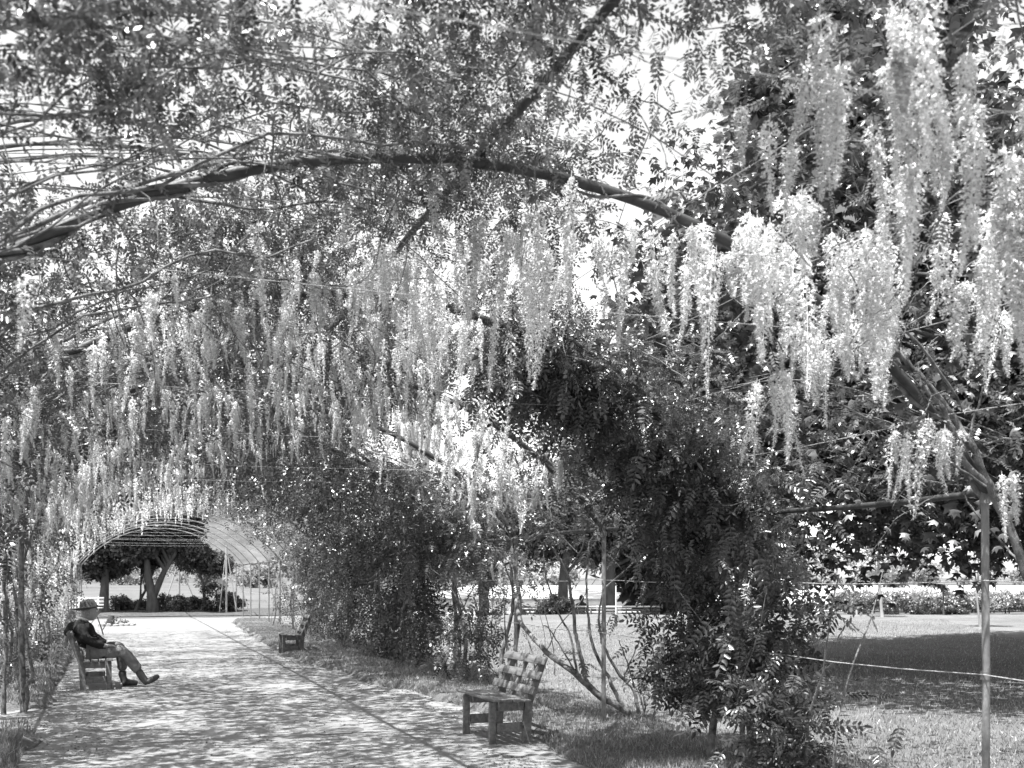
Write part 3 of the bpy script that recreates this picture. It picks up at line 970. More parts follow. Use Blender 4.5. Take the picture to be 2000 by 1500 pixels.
# --- the bare fan of stems between the second and third posts
v = vines[(1, 2)]
D = 12.2
traced(v, [(1245, 1412, D), (1218, 1385, D), (1160, 1352, D), (1120, 1310, D), (1075, 1282, D + .2), (1045, 1250, D + .4), (1015, 1215, D + .8), (1005, 1160, D + 1.4)], .045, .020)
traced(v, [(1240, 1412, D + .2), (1215, 1378, D + .2), (1170, 1358, D + .1), (1142, 1338, D), (1140, 1300, D), (1128, 1255, D), (1122, 1230, D), (1118, 1180, D), (1110, 1120, D), (1085, 1080, D)], .032, .014)
traced(v, [(1218, 1385, D), (1200, 1350, D), (1188, 1322, D + .2), (1165, 1282, D + .2), (1152, 1240, D + .2), (1148, 1200, D + .3), (1146, 1130, D + .3), (1150, 1060, D + .3)], .024, .010)
traced(v, [(1248, 1400, D + .3), (1240, 1345, D + .3), (1212, 1322, D + .3), (1188, 1282, D + .3), (1172, 1245, D + .3), (1168, 1200, D + .3), (1180, 1150, D + .3)], .022, .010)
traced(v, [(1130, 1320, D), (1120, 1280, D), (1115, 1235, D), (1095, 1210, D), (1080, 1165, D), (1062, 1120, D), (1062, 1070, D)], .014, .007, 'branch', 6)
traced(v, [(1128, 1325, D), (1112, 1290, D), (1090, 1255, D), (1072, 1225, D), (1062, 1222, D)], .010, .006, 'branch', 5)
traced(v, [(1260, 1405, D + .2), (1255, 1370, D + .2), (1235, 1330, D + .2), (1222, 1280, D + .1), (1208, 1250, D + .1)], .010, .005, 'branch', 5)
traced(v, [(1218, 1325, D), (1232, 1290, D), (1250, 1250, D), (1262, 1218, D)], .008, .004, 'branch', 5)
traced(v, [(1250, 1400, D), (1262, 1385, D), (1258, 1360, D), (1246, 1345, D)], .012, .008, 'branch', 5)
traced(v, [(1240, 1350, D), (1290, 1365, D), (1330, 1368, D), (1365, 1362, D)], .007, .004, 'branch', 5)
traced(v, [(1195, 1400, D), (1210, 1388, D), (1205, 1410, D), (1198, 1420, D)], .018, .012, 'branch', 6)
for (u0, v0), (u1, v1) in (((1062, 1070), (1010, 1010)), ((1110, 1120), (1150, 1020)), ((1150, 1060), (1205, 960)), ((1180, 1150), (1290, 1040)), ((1005, 1160), (960, 1060)), ((1085, 1080), (1040, 960))):
    traced(v, [(u0, v0, D + .5), ((u0 + u1) / 2 + 8, (v0 + v1) / 2, D + .2), (u1, v1, D)], .011, .005, 'branch', 5)
P = []
for (u_, v_, n_, s_) in ((1150, 1290, 7, 12), (1255, 1310, 6, 14), (1330, 1362, 16, 24), (1040, 1140, 16, 26), (1100, 1060, 26, 40), (1190, 1200, 6, 15), (1300, 1330, 9, 14), (1010, 1090, 12, 30), (1200, 1080, 20, 40)):
    for j in range(n_):
        P.append(tuple(at(u_ + rng.normal(0, s_), v_ + rng.normal(0, s_ * .7), D + rng.normal(0, .25))))
leaf_objects(v, P, .55, .95)

# the leaning stems and pale prop at the lower left
v = vines[(-1, 3)]
pr = traced(v, [(46, 1396, 13.2), (44, 1330, 13.2), (42, 1240, 13.2), (41, 1150, 13.2), (42, 1060, 13.2)], .040, .030, 'prop', 9)
traced(v, [(50, 1392, 13.1), (54, 1365, 13.1), (52, 1338, 13.1), (60, 1328, 13.1), (74, 1326, 13.1)], .026, .02, 'branch', 7)
traced(v, [(66, 1335, 13.2), (62, 1300, 13.2), (52, 1250, 13.2), (42, 1205, 13.2), (38, 1150, 13.3), (48, 1090, 13.4), (62, 1040, 13.5), (80, 990, 13.6)], .020, .012)
traced(v, [(8, 1400, 13.0), (6, 1330, 13.0), (12, 1240, 13.1), (6, 1150, 13.2), (14, 1060, 13.3)], .030, .018)
traced(v, [(40, 1280, 13.2), (22, 1292, 13.1), (5, 1308, 13.0)], .012, .007, 'branch', 5)

# ---------------------------------------------------------------- trees
def clump_leaves(m, centres, radii, per, tmpl, size, tone=(.6, 1.4), flat=.7, pitch=-.3):
    for c, r in zip(centres, radii):
        N = per
        d = rng.normal(0, 1, (N, 3)); d /= np.linalg.norm(d, axis=1)[:, None]
        rr = r * rng.uniform(.25, 1, N) ** .45
        P = np.array(c) + d * rr[:, None] * (1, 1, flat)
        j = rng.integers(0, len(tmpl))
        m.scatter(tmpl[j][0], tmpl[j][1], P, euler_rots(N, pitch=rng.normal(pitch, .6, N), roll=rng.normal(0, .8, N)), size * rng.uniform(.6, 1.35, N), rng.uniform(*tone, N))


def spray(n, L, w, seed):
    """a twig spray of n plain leaves"""
    r = random.Random(seed); m = MB()
    for i in range(n):
        p = Vector((r.uniform(-.5, .5), r.uniform(-.5, .5), r.uniform(-.35, .35)))
        az = r.uniform(0, 6.28); el = r.uniform(-1, .4)
        d = Vector((math.cos(az) * math.cos(el), math.sin(az) * math.cos(el), math.sin(el))); s = d.cross(Vector((r.uniform(-.5, .5), r.uniform(-.5, .5), 1))).normalized()
        m.add([tuple(p), tuple(p + d * L * .5 + s * w / 2), tuple(p + d * L), tuple(p + d * L * .5 - s * w / 2)], [(0, 1, 2, 3)])
    return arrays(m)


SPRAY = [spray(5, .6, .36, s) for s in range(3)]


def tree(name, label, cat, x, y, z0, h, crown, n_cl, per, size, mat, trunk=.25, bark='dark_bark', fork=None, group=None, cl_r=.9, tone=(.6, 1.4), shell=.5, trunks=None, hollow=True):
    """crown: list of (cx, cy, cz, rx, ry, rz) relative to the foot"""
    o = thing(name, label, cat, (x, y, z0), 0, group)
    tops = []
    paths = trunks or [[(0, 0, -.2), (0.05, 0.02, h * .35), (rng.normal(0, .1), rng.normal(0, .1), h * .75)]]
    for P in paths:
        P = np.array(P, float); n = len(P); tt = np.linspace(0, n - 1, (n - 1) * 5 + 1)
        Q = np.stack([np.interp(tt, np.arange(n), P[:, i]) for i in range(3)], -1)
        for _ in range(2): Q[1:-1] = (Q[:-2] + 2 * Q[1:-1] + Q[2:]) / 4
        f = 1 if P[0, 2] <= 0 else .6
        rad = np.linspace(trunk * f, trunk * .3 * f, len(Q)); 
        if f == 1: rad[0] *= 1.5; rad[1] *= 1.15
        m = MB(); m.tube(Q, rad, 9); m.build('trunk', M[bark], o, smooth=True)
        tops.append(Q[len(Q) // 2:])
    C = []; R = []
    for i in range(n_cl):
        c = crown[rng.integers(len(crown))]
        d = rng.normal(0, 1, 3); d /= np.linalg.norm(d)
        f = rng.uniform(shell, 1)
        C.append((c[0] + d[0] * c[3] * f, c[1] + d[1] * c[4] * f, c[2] + d[2] * c[5] * f)); R.append(cl_r * rng.uniform(.6, 1.3))
    lm = MB()
    for c in C[::max(1, n_cl // 14)]:
        T_ = tops[rng.integers(len(tops))]; s = T_[rng.integers(len(T_))]
        c = np.array(c); mid = (s + c) / 2 + (0, 0, .15 * np.linalg.norm(c - s)) + rng.normal(0, .1, 3)
        lm.tube([s, (s + mid) / 2, mid, (mid + c) / 2, c], np.linspace(trunk * .3, trunk * .07, 5), 5, cap=False)
    lm.build('branches', M[bark], o, smooth=True, kind='stuff')
    m = MB(); clump_leaves(m, C, R, per, SPRAY, size, tone)
    m.build('crown', mat, o, kind='stuff')
    return o


# maple behind the right side of the arbor
def maple_leaf():
    P = []
    tips = [(0, 1.0), (38, .55), (55, .95), (88, .48), (105, .70), (150, .30)]
    pts = [(0, 1.0), (24, .56), (48, .97), (74, .48), (106, .74), (140, .34)]
    ring = [(math.cos(math.radians(a)) * r, math.sin(math.radians(a)) * r) for a, r in pts]
    ring = ring + [(x, -y) for x, y in ring[::-1][:-1]]
    V = [(0.1, 0, 0.02)] + [(x * .09 + .07, y * .09, -.35 * (x * x + y * y) * .09) for x, y in ring]
    n = len(ring)
    return np.array(V), np.array([(0, 1 + i, 1 + (i + 1) % n) for i in range(n)])


mv, mf = maple_leaf()
mx_, my_ = 12.3, 11.7
maple = thing('maple_tree', 'broad maple with large lobed leaves overhanging the lawn right of the arbor', 'tree', (mx_, my_, 0))
MO = np.array((mx_, my_, 0.))
mm = MB(); mm.tube([(.5, -.6, -.2), (.45, -.5, .8), (.3, -.2, 2.0), (0, 0, 3.6), (-.2, .3, 6)], [.30, .22, .2, .16, .08], 10); mm.build('trunk', M['dark_bark'], maple, smooth=True)
bm_ = MB()
cents = []
for i in range(330):
    d = rng.normal(0, 1, 3); d /= np.linalg.norm(d)
    f = rng.uniform(.45, 1) ** .6
    c = np.array((d[0] * 4.5 * f - 1.9, d[1] * 5.0 * f + 1.2, 4.9 + d[2] * 3.3 * f))
    if c[2] > 1.75 and c[0] + mx_ > 5.6:
        cents.append(c)
for c in cents[::9]:
    s = np.array((0, 0, rng.uniform(2, 5))); mid = (s + c) / 2 + (0, 0, .5)
    bm_.tube([s, (s + mid) / 2, mid, (mid + c) / 2, c], np.linspace(.06, .012, 5), 5, cap=False)
bm_.build('branches', M['dark_bark'], maple, smooth=True, kind='stuff')
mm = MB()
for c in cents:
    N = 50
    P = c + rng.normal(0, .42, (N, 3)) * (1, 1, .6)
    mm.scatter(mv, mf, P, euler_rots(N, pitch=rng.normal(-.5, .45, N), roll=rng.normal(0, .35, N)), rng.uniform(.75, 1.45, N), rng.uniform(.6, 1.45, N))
mm.build('crown', M['maple_shade_mass'], maple, kind='stuff')
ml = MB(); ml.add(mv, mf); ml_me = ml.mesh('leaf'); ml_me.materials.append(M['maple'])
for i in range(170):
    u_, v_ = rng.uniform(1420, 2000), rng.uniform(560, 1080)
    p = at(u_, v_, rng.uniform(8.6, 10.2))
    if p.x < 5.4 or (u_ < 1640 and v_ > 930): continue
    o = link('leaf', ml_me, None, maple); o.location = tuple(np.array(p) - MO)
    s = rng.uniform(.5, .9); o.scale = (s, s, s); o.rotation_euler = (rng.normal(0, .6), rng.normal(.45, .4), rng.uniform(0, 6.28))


def at_ground(u, d, z=0):
    p = at(u, HZ, d); return p.x, p.y


tree('maple_tree', 'second maple further back, shading the middle of the lawn', 'tree', 20.0, 17.6, 0, 7, [(-6.6, -1.4, 5.6, 5.0, 5.0, 2.8), (-2.2, .8, 6.0, 4.8, 4.6, 3.2), (1.5, 2, 6, 4, 4, 3)], 400, 34, .6, M['mid_leaf'], .28, cl_r=1.0)
x, y = at_ground(1500, 54)
tree('conifer_tree', 'tall dark evergreen rising behind the maple at upper right', 'tree', x, y, 0, 30, [(4.5, -1, 12, 6, 6, 5), (4, -1, 18, 7, 6, 6), (4.5, -1, 25, 6, 6, 6), (8, 0, 20, 6, 5, 8)], 190, 34, 1.15, M['mid_leaf'], .5, cl_r=1.4)

# trees across the lawn and at the end of the path
E_D = 50
x, y = at_ground(205, 48.6)
tree('pepper_tree', 'dark leafy tree at the end of the path, straight dark trunk', 'tree', x, y, 0, 5, [(-.2, .5, 3.6, 2.6, 2.2, 1.7), (1.2, .5, 4.4, 2.0, 2, 1.8), (-.4, .5, 2.5, 1.4, 1.4, .9)], 170, 44, .3, M['dark_leaf'], .27, trunks=[[(-.1, 0, -.2), (0, 0, 1.2), (.1, 0, 3)]], cl_r=.55)
x, y = at_ground(298, 48.9)
tree('pepper_tree', 'dark tree whose trunk forks in a V at the end of the path', 'tree', x, y, 0, 6, [(-.6, .3, 4.2, 2.0, 2, 1.9), (.9, .3, 4.0, 1.1, 1.2, 1.2), (.2, .3, 5.2, 2.0, 2, 1.2)], 190, 44, .3, M['dark_leaf'], .30,
     trunks=[[(0, 0, -.2), (0, 0, .6), (-.05, 0, 1.0), (-.22, 0, 1.9), (-.3, 0, 3.6)], [(0.02, 0, .75), (.18, 0, 1.1), (.5, 0, 1.9), (.95, 0, 2.6), (1.1, 0, 3.4)]], cl_r=.55)
x, y = at_ground(262, 50)
tree('young_tree', 'slim leaning stems between the two dark path-end trees', 'tree', x, y, 0, 3.5, [(.7, 0, 2.7, .9, .8, .7)], 26, 40, .22, M['dark_leaf'], .09, trunks=[[(0, 0, -.1), (.25, 0, .6), (.6, 0, 1.2), (.9, 0, 2.2)], [(.27, 0, .6), (.28, 0, 1.2), (.3, 0, 2.4)]], cl_r=.4)
x, y = at_ground(397, 50)
tree('young_tree', 'small round-headed tree right of the forked tree', 'tree', x, y, 0, 3, [(0, 0, 2.35, 1.1, 1, .55), (-.6, 0, 2.7, .9, .8, .6), (.6, 0, 2.2, .6, .6, .45)], 60, 44, .2, M['mid_leaf'], .09, trunks=[[(0, 0, -.1), (.05, 0, .7), (0, 0, 1.3), (-.2, 0, 1.8), (-.3, 0, 2.3)], [(.02, 0, 1.2), (.25, 0, 1.6), (.4, 0, 2)]], cl_r=.4)
x, y = at_ground(352, 48.5)
tree('shrub', 'round dark clipped shrub at the far end of the path', 'shrub', x, y, 0, .8, [(0, 0, .42, .5, .5, .34)], 40, 40, .1, M['dark_leaf'], .03, cl_r=.14)
for (u_, d_, h_, w_, mt, lb) in ((238, 51, .75, .5, 'mid_leaf', 'small grey-green shrub beside the straight dark trunk'), (322, 50.5, .8, .55, 'mid_leaf', 'loose leafy shrub just right of the forked trunk'),
                                 (380, 51, .7, .45, 'mid_leaf', 'low shrub under the small round-headed tree'), (424, 50, 1.3, .75, 'mid_leaf', 'broad-leaved plant drooping near the staked white pole'),
                                 (452, 50.5, .9, .6, 'mid_leaf', 'leafy shrub behind the last arch post'), (276, 52, .5, .5, 'mid_leaf', 'low plant in the bed before the leaning stems')):
    x, y = at_ground(u_, d_)
    tree('shrub', lb, 'shrub', x, y, 0, h_, [(0, 0, h_ * .5, w_, w_, h_ * .45)], 26, 20, .17, M[mt], .03, cl_r=.2, group=None)


def stake_set(u_, d_, tall, lab, legs):
    x, y = at_ground(u_, d_)
    o = thing('tree_stake', lab, 'stake', (x, y, 0))
    m = MB(); m.tube([(0, 0, -.1), (0, 0, tall)], .045, 7); m.build('post', M['post_paint'], o)
    for dx, dz in legs:
        m = MB(); m.tube([(dx, 0, 0), (dx * .12, 0, dz)], .025, 6); m.build('brace', M['post_paint'], o)
    return o


stake_set(350, 53, 2.3, 'white pole with sloping braces in the middle of the far bed', [(-.75, 2.1), (.9, 2.0)])
stake_set(442, 49.5, 3.0, 'tall white pole with braces beside the last arch', [(-.3, 2.6), (.45, 2.6)])
stake_set(462, 46.8, 0.1, 'thin white prop leaning at the foot of the last arch posts', [(.55, 1.6)])

# white slatted bench in the distance left of the path end, and the low stone ring
def slat_bench(name, label, x, y, z, rz, scale, mat, length=1.8, group=None, nsl=3, nseat=3):
    o = thing(name, label, 'bench', (x, y, z), rz, group)
    o.scale = (scale,) * 3
    for i in range(nsl):
        m = MB(); m.box((-.22 - .03 * i, 0, .52 + .13 * i), (.025, length, .085)); m.build('slat', mat, o)
    for i in range(nseat):
        m = MB(); m.box((-.12 + .14 * i, 0, .42), (.11, length, .025)); m.build('slat', mat, o)
    for s in (-1, 1):
        yy_ = s * (length / 2 - .2)
        m = MB(); m.box((.2, yy_, .2), (.07, .05, .4)); m.build('leg', mat, o)
        m = MB(); m.tube([(-.14, yy_, 0), (-.17, yy_, .4), (-.31, yy_, .84)], .032, 4); m.build('leg', mat, o)
    return o


x, y = at_ground(171, 43)
slat_bench('slatted_bench', 'white slatted bench far off behind the seated man, seen end of the path', x, y, 0, -math.pi / 2 - .15, 1.0, M['bench_far'], 1.1)
x, y = at_ground(226, 36.5)
mound = thing('rock_mound', 'low ring of rough stones with small plants on the path behind the seated man', 'rock garden', (x, y, 0))
for i in range(16):
    a = i / 16 * 6.28; rr = rng.uniform(.3, .62)
    m = MB()
    th_ = np.linspace(0, 2 * math.pi, 7)[:-1]
    s = rng.uniform(.06, .13)
    V = [(math.cos(t) * s * rng.uniform(.7, 1.2), math.sin(t) * s * rng.uniform(.7, 1.2), zz) for zz in (0, s * .8) for t in th_] + [(0, 0, s * 1.1)]
    m.add(V, [(j, (j + 1) % 6, 6 + (j + 1) % 6, 6 + j) for j in range(6)]); m.add(V, [(6 + j, 6 + (j + 1) % 6, 12) for j in range(6)])
    o = m.build('stone', M['stone'], mound); o.location = (math.cos(a) * rr, math.sin(a) * rr * .8, 0)
m = MB(); clump_leaves(m, [(0, 0, .1), (.25, .1, .08), (-.2, 0, .1)], [.22, .18, .15], 60, SPRAY, .08); m.build('plants', M['mid_leaf'], mound, kind='stuff')
m = MB(); m.tube([(-.15, 0, 0), (-.15, 0, .2), (-.13, 0, .36)], [.14, .12, .1], 9); m.build('stump', M['dark_bark'], mound)
x, y = at_ground(198, 31)
o = thing('broken_branch', 'bent dry branch stuck in the ground left of the rock ring', 'branch', (x, y, 0))
m = MB(); m.tube([(-.15, 0, .62), (-.02, 0, .25), (.05, 0, 0)], .018, 5); m.build('branch', M['dark_bark'], o)
m = MB(); m.tube([(.02, 0, .12), (.15, 0, .35), (.3, 0, .4), (.5, 0, .52)], .012, 5); m.build('twig', M['dark_bark'], o)

# middle distance across the lawn
x, y = at_ground(945, 46.6)
tree('plane_tree', 'tree with dark crown and short trunk on the far lawn edge behind the arbor', 'tree', x, y, -.5, 6, [(0, .8, 4.6, 2.2, 2, 1.7), (1.8, .6, 4.0, 1.8, 1.6, 1.6), (-1.7, .3, 3.6, 1.2, 1.2, 1.1), (-2.6, .5, 5.2, 1.6, 1.5, 1.4)], 230, 22, .32, M['mid_leaf'], .27, cl_r=.5, tone=(.4, 1.3), trunks=[[(0, 0, -.2), (0, 0, 1.0), (-.12, 0, 1.8), (-.2, 0, 3.4)], [(0, 0, 1.2), (.2, 0, 1.9), (.6, 0, 3)]])
x, y = at_ground(1098, 47.5)
tree('plane_tree', 'leafy tree behind the far benches, thick leaning trunk', 'tree', x, y, -.5, 6, [(0, .3, 4.3, 1.9, 1.8, 1.4), (1.8, .3, 3.9, 1.5, 1.5, 1.2), (-1.2, .3, 4.4, 1.5, 1.3, 1.2), (0.5, .5, 6, 2.6, 2, 1.6)], 260, 22, .32, M['mid_leaf'], .3, cl_r=.5, tone=(.5, 1.5))
x, y = at_ground(1190, 48)
tree('plane_tree', 'leafy tree right of the far benches, upright dark trunk', 'tree', x, y, -.5, 7, [(0, .3, 4.3, 1.8, 1.8, 1.3), (2.4, .3, 3.9, 1.9, 1.6, 1.6), (4.6, .3, 3.6, 1.9, 1.6, 1.8), (1.5, .5, 6.6, 3.2, 2, 1.8)], 300, 22, .34, M['mid_leaf'], .32, cl_r=.55, tone=(.4, 1.3))
x, y = at_ground(1270, 50)
tree('plane_tree', 'dark tree mostly hidden by the leafy column', 'tree', x, y, -.5, 8, [(1, .3, 3.3, 2.6, 2, 2.3), (3, .3, 5.5, 3.2, 2, 2.5)], 240, 22, .9, M['dark_leaf'], .32, cl_r=.6)
x, y = at_ground(1080, 45.9)
tree('shrub', 'dark rounded bush between the two far groups of benches', 'shrub', x, y, -.5, 1.5, [(0, 0, .8, .75, .6, .6), (.5, 0, .6, .6, .5, .5)], 60, 40, .14, M['dark_leaf'], .04, cl_r=.22)
for u_, bl, lb in ((1040, 1.25, 'pale bench farthest left on the lawn edge, backrest towards the camera'), (1128, 1.5, 'far bench with a person seated, beside the dark bush'), (1178, 1.5, 'far bench behind the second arch post'), (1250, 1.6, 'far bench half hidden beside the leafy column')):
    x, y = at_ground(u_, 47.0)
    slat_bench('slatted_bench', lb, x, y, -.55, math.pi / 2 - YAW, 1.0, M['bench'] if u_ != 1178 else M['bench_far'], bl, 'benches on the far edge of the lawn', 4, 3)
# low wall / white border beyond
x, y = at_ground(1060, 62)
wall = thing('low_wall', 'long pale low wall with dark coping beyond the far benches', 'wall', (x, y, -.55), -YAW)
m = MB(); m.box((0, 0, .45), (14, .35, .9)); m.build('wall_body', M['wall_pale'], wall)
m = MB(); m.box((0, -.03, .94), (14.3, .5, .08)); m.build('coping', M['coping'], wall)
m = MB(); m.box((0, -.25, .55), (14, .10, .06)); m.build('ledge', M['coping'], wall)
m = MB(); m.box((0, -.45, .14), (14, .5, .24)); m.build('plinth', M['wall_pale'], wall)
x, y = at_ground(965, 58)
o = thing('flower_clump', 'small white flowering clump in front of the low wall', 'plant', (x, y, -.55))
m = MB(); clump_leaves(m, [(0, 0, .35), (.3, 0, .3), (.6, 0, .5)], [.25, .2, .15], 50, SPRAY, .12); m.build('leaves', M['pale_leaf'], o, kind='stuff')
x, y = at_ground(1000, 50)
tree('shrub', 'long low hedge strip under the tree at the lawn edge', 'hedge', x, y, -.55, .5, [(-1.2, 0, .45, 1.2, .3, .14), (1, 0, .45, 1.4, .3, .12)], 60, 40, .1, M['dark_leaf'], .03, cl_r=.15)
for u_, d_, h_, lb in ((927, 43, .5, 'short white peg at the far left of the open lawn'), (1203, 34.5, 1.3, 'thin white stake standing on the lawn with a flat foot')):
    x, y = at_ground(u_, d_)
    o = thing('marker_peg', lb, 'stake', (x, y, 0.02))
    m = MB(); m.tube([(0, 0, -.05), (0, 0, h_)], .035 if h_ < 1 else .018, 6); m.build('shaft', M['white'], o)
    if h_ > 1:
        m = MB(); m.tube([(0, 0, .02), (0, 0, .42)], .045, 6); m.build('sleeve', M['dark_bark'], o)
        m = MB(); m.box((-.2, 0, .02), (1.2, .08, .04)); m.build('foot_board', M['white'], o)
    else:
        m = MB(); m.box((0, 0, h_), (.09, .09, .03)); m.build('cap', M['white'], o)

# rose hedge and fence at the right
hedge_n = 0
for i, u_ in enumerate(np.linspace(1655, 2008, 10)):
    x, y = at_ground(u_ + rng.normal(0, 4), 47.3 + .6 * rng.normal())
    lbs = ['end of the hedge nearest the leafy column', 'left part of the hedge, second from the column', 'third bush along the rose hedge', 'fourth bush along the rose hedge', 'fifth bush along the rose hedge', 'sixth bush along the rose hedge', 'bush just left of the nearest arbor post', 'bush directly behind the nearest arbor post', 'bush just right of the nearest arbor post', 'second bush right of the nearest arbor post', 'bush at the right border', 'bush beyond the right border', 'outermost bush of the hedge']
    tree('rose_bush', 'pale rose bush, ' + lbs[i], 'shrub', x, y, 0, 1.0, [(0, 0, .62, .75, .5, .38)], 46, 17, .16, M['rose'], .03, cl_r=.24, group='rose bushes in the hedge', tone=(.35, 2.0), trunks=[[(0, 0, -.1), (.05, 0, .4), (.1, 0, .7)], [(0.2, 0, -.1), (.25, 0, .4), (.1, 0, .8)]])
m = MB()
V, q = grid_sheet(np.linspace(-4.6, 5.2, 40), np.linspace(-.5, .5, 5), lambda x, y: .10 + .05 * vnoise(x * 3, y * 3, 2) - .12 * np.abs(y) * 2)
x, y = at_ground(1790, 45.8)
c_, s_ = math.cos(-YAW), math.sin(-YAW)
V = np.stack([V[:, 0] * c_ - V[:, 1] * s_, V[:, 0] * s_ + V[:, 1] * c_, V[:, 2]], -1)
m.add(V, q); o = m.build('flower_bed', M['soil'], smooth=True, kind='structure', label='dark low bed in front of the rose hedge'); o.location = (x, y, 0)
for i, u_ in enumerate((1675, 1740, 1800, 1835, 1870)):
    x, y = at_ground(u_, 45.6)
    tree('bedding_plant', ['low dark plant at the left end of the bed', 'second low dark plant of the bed', 'middle low dark plant of the bed', 'fourth low dark plant of the bed', 'low dark plant at the right end of the bed'][i], 'plant', x, y, 0, .3, [(0, 0, .2, .5, .3, .15)], 20, 26, .09, M['dark_leaf'], .02, cl_r=.12, group='dark plants edging the bed')
x, y = at_ground(1850, 70)
fence = thing('wire_fence', 'thin post and wire fence beyond the rose hedge', 'fence', (x, y, 0), -YAW)
for i in range(14):
    m = MB(); m.tube([(-13 + 2 * i, 0, -.1), (-13 + 2 * i, 0, 1.2)], .03, 6); m.build('post', M['pipe'], fence)
for z_ in (1.12, .6):
    m = MB(); m.tube([(-13, 0, z_), (0, 0, z_), (13, 0, z_)], .016, 4); m.build('wire', M['pipe'], fence)
x, y = at_ground(1843, 45)
tree('standard_tree', 'thin sapling on a stake in the rose hedge', 'tree', x, y, 0, 1.6, [(0, 0, 1.0, .2, .2, .2)], 6, 16, .1, M['mid_leaf'], .04, cl_r=.15, trunks=[[(0, 0, -.1), (0, 0, .8), (0, 0, 1.25)]])
x, y = at_ground(1717, 43)
tree('sapling', 'pale slender sapling standing before the hedge near the leafy column', 'tree', x, y, 0, 3, [(0, 0, 3.0, .6, .6, .5)], 16, 20, .2, M['mid_leaf'], .07, bark='pale_bark', cl_r=.3, trunks=[[(.15, 0, -.1), (.05, 0, 1.0), (-.05, 0, 2.8)], [(.1, 0, .9), (-.1, 0, 1.7), (-.3, 0, 2.6)]])
x, y = at_ground(1955, 38)
tree('sapling', 'thin sapling just left of the nearest arbor post on the lawn', 'tree', at_ground(1913, 34)[0], at_ground(1913, 34)[1], 0, 3, [(0, 0, 3.0, .5, .5, .4)], 14, 20, .2, M['mid_leaf'], .04, bark='pale_bark', cl_r=.3, trunks=[[(.05, 0, -.1), (-.1, 0, 1.0), (-.25, 0, 2.8)]])

# far treeline, read as one mass; its pale leaf colour stands in for haze
m = MB()
for i in range(40):
    u_ = -700 + i * 82 + rng.normal(0, 25); d_ = rng.uniform(160, 230)
    x, y = at_ground(u_, d_); h = rng.uniform(4, 9) * (.55 if 380 < u_ < 560 else 1)
    nn = 22; d = rng.normal(0, 1, (nn, 3)); d /= np.linalg.norm(d, axis=1)[:, None]
    clump_leaves(m, np.array((x, y, h * .5)) + d * (h * .7, h * .7, h * .42), [h * .2] * nn, 10, SPRAY, 1.0)
m.build('distant_trees', M['pale_leaf'], kind='stuff', label='line of trees along the horizon, haze painted in as pale colour', category='treeline')
# tall bare gums behind the tunnel
for (u_, d_, h, lb, tr) in ((795, 62, 15, 'straight tall bare trunk behind the arches', [[(0, 0, -.2), (.05, 0, 6), (0, 0, 14)], [(.1, 0, 7.4), (.6, 0, 8.6), (.8, 0, 10.4)]]), (826, 60, 12, 'bare forked gum trunk beside the straight one', [[(-.3, 0, -.2), (-.3, 0, 5.6), (.1, 0, 7), (.2, 0, 8.8), (.7, 0, 11)], [(-.1, 0, 6.3), (-.35, 0, 7.5), (-.3, 0, 9)]])):
    x, y = at_ground(u_, d_)
    tree('gum_tree', lb, 'tree', x, y, 0, h, [(0, 0, h + 1, 2.2, 2, 1.5)], 26, 26, .35, M['mid_leaf'], .38, bark='pale_bark', trunks=tr, cl_r=.7)
# hill behind
m = MB()
V, q = grid_sheet(np.linspace(-170, 150, 60), np.linspace(0, 140, 30), lambda x, y: -2 + 34 * np.exp(-((x - 10) / 70) ** 2) * smooth(y, 0, 90) * (1 + .14 * (vnoise(x * .06, y * .05, 31) - .5)))
m.add(V, q); o = m.build('hill', M['hill'], smooth=True, kind='structure', label='pale hillside beyond the end of the arbor')
x, y = at_ground(430, 290); o.location = (x, y, 0); o.rotation_euler = (0, 0, -YAW + .3)
x, y = at_ground(432, 75)
o = thing('palm_tree', 'pale feathery palm seen through the last arches', 'tree', (x, y, 0))
m = MB(); m.tube([(0, 0, -.2), (0, 0, 1.6)], [.3, .22], 9); m.build('trunk', M['pale_bark'], o)
for i in range(22):
    az = i * 2.4; el = rng.uniform(.5, 1.3); L = rng.uniform(2.2, 3.0); m = MB()
    P = [np.array((math.cos(az) * math.cos(el) * t * L + 0, math.sin(az) * math.cos(el) * t * L, 1.6 + math.sin(el) * t * L - .55 * t * t * L)) for t in np.linspace(0, 1, 8)]
    m.tube(P, np.linspace(.03, .01, 8), 4)
    for j in range(1, 8):
        for s in (-1, 1):
            sd = np.array((-math.sin(az), math.cos(az), 0)) * s; dv = P[j] - P[j - 1]
            b = P[j]; m.add([b, b + sd * .35 + dv * .5 - (0, 0, .12), b + sd * .3 + dv * .9 - (0, 0, .14), b + dv * .3], [(0, 1, 2, 3)])
    m.build('frond', M['pale_leaf'], o)


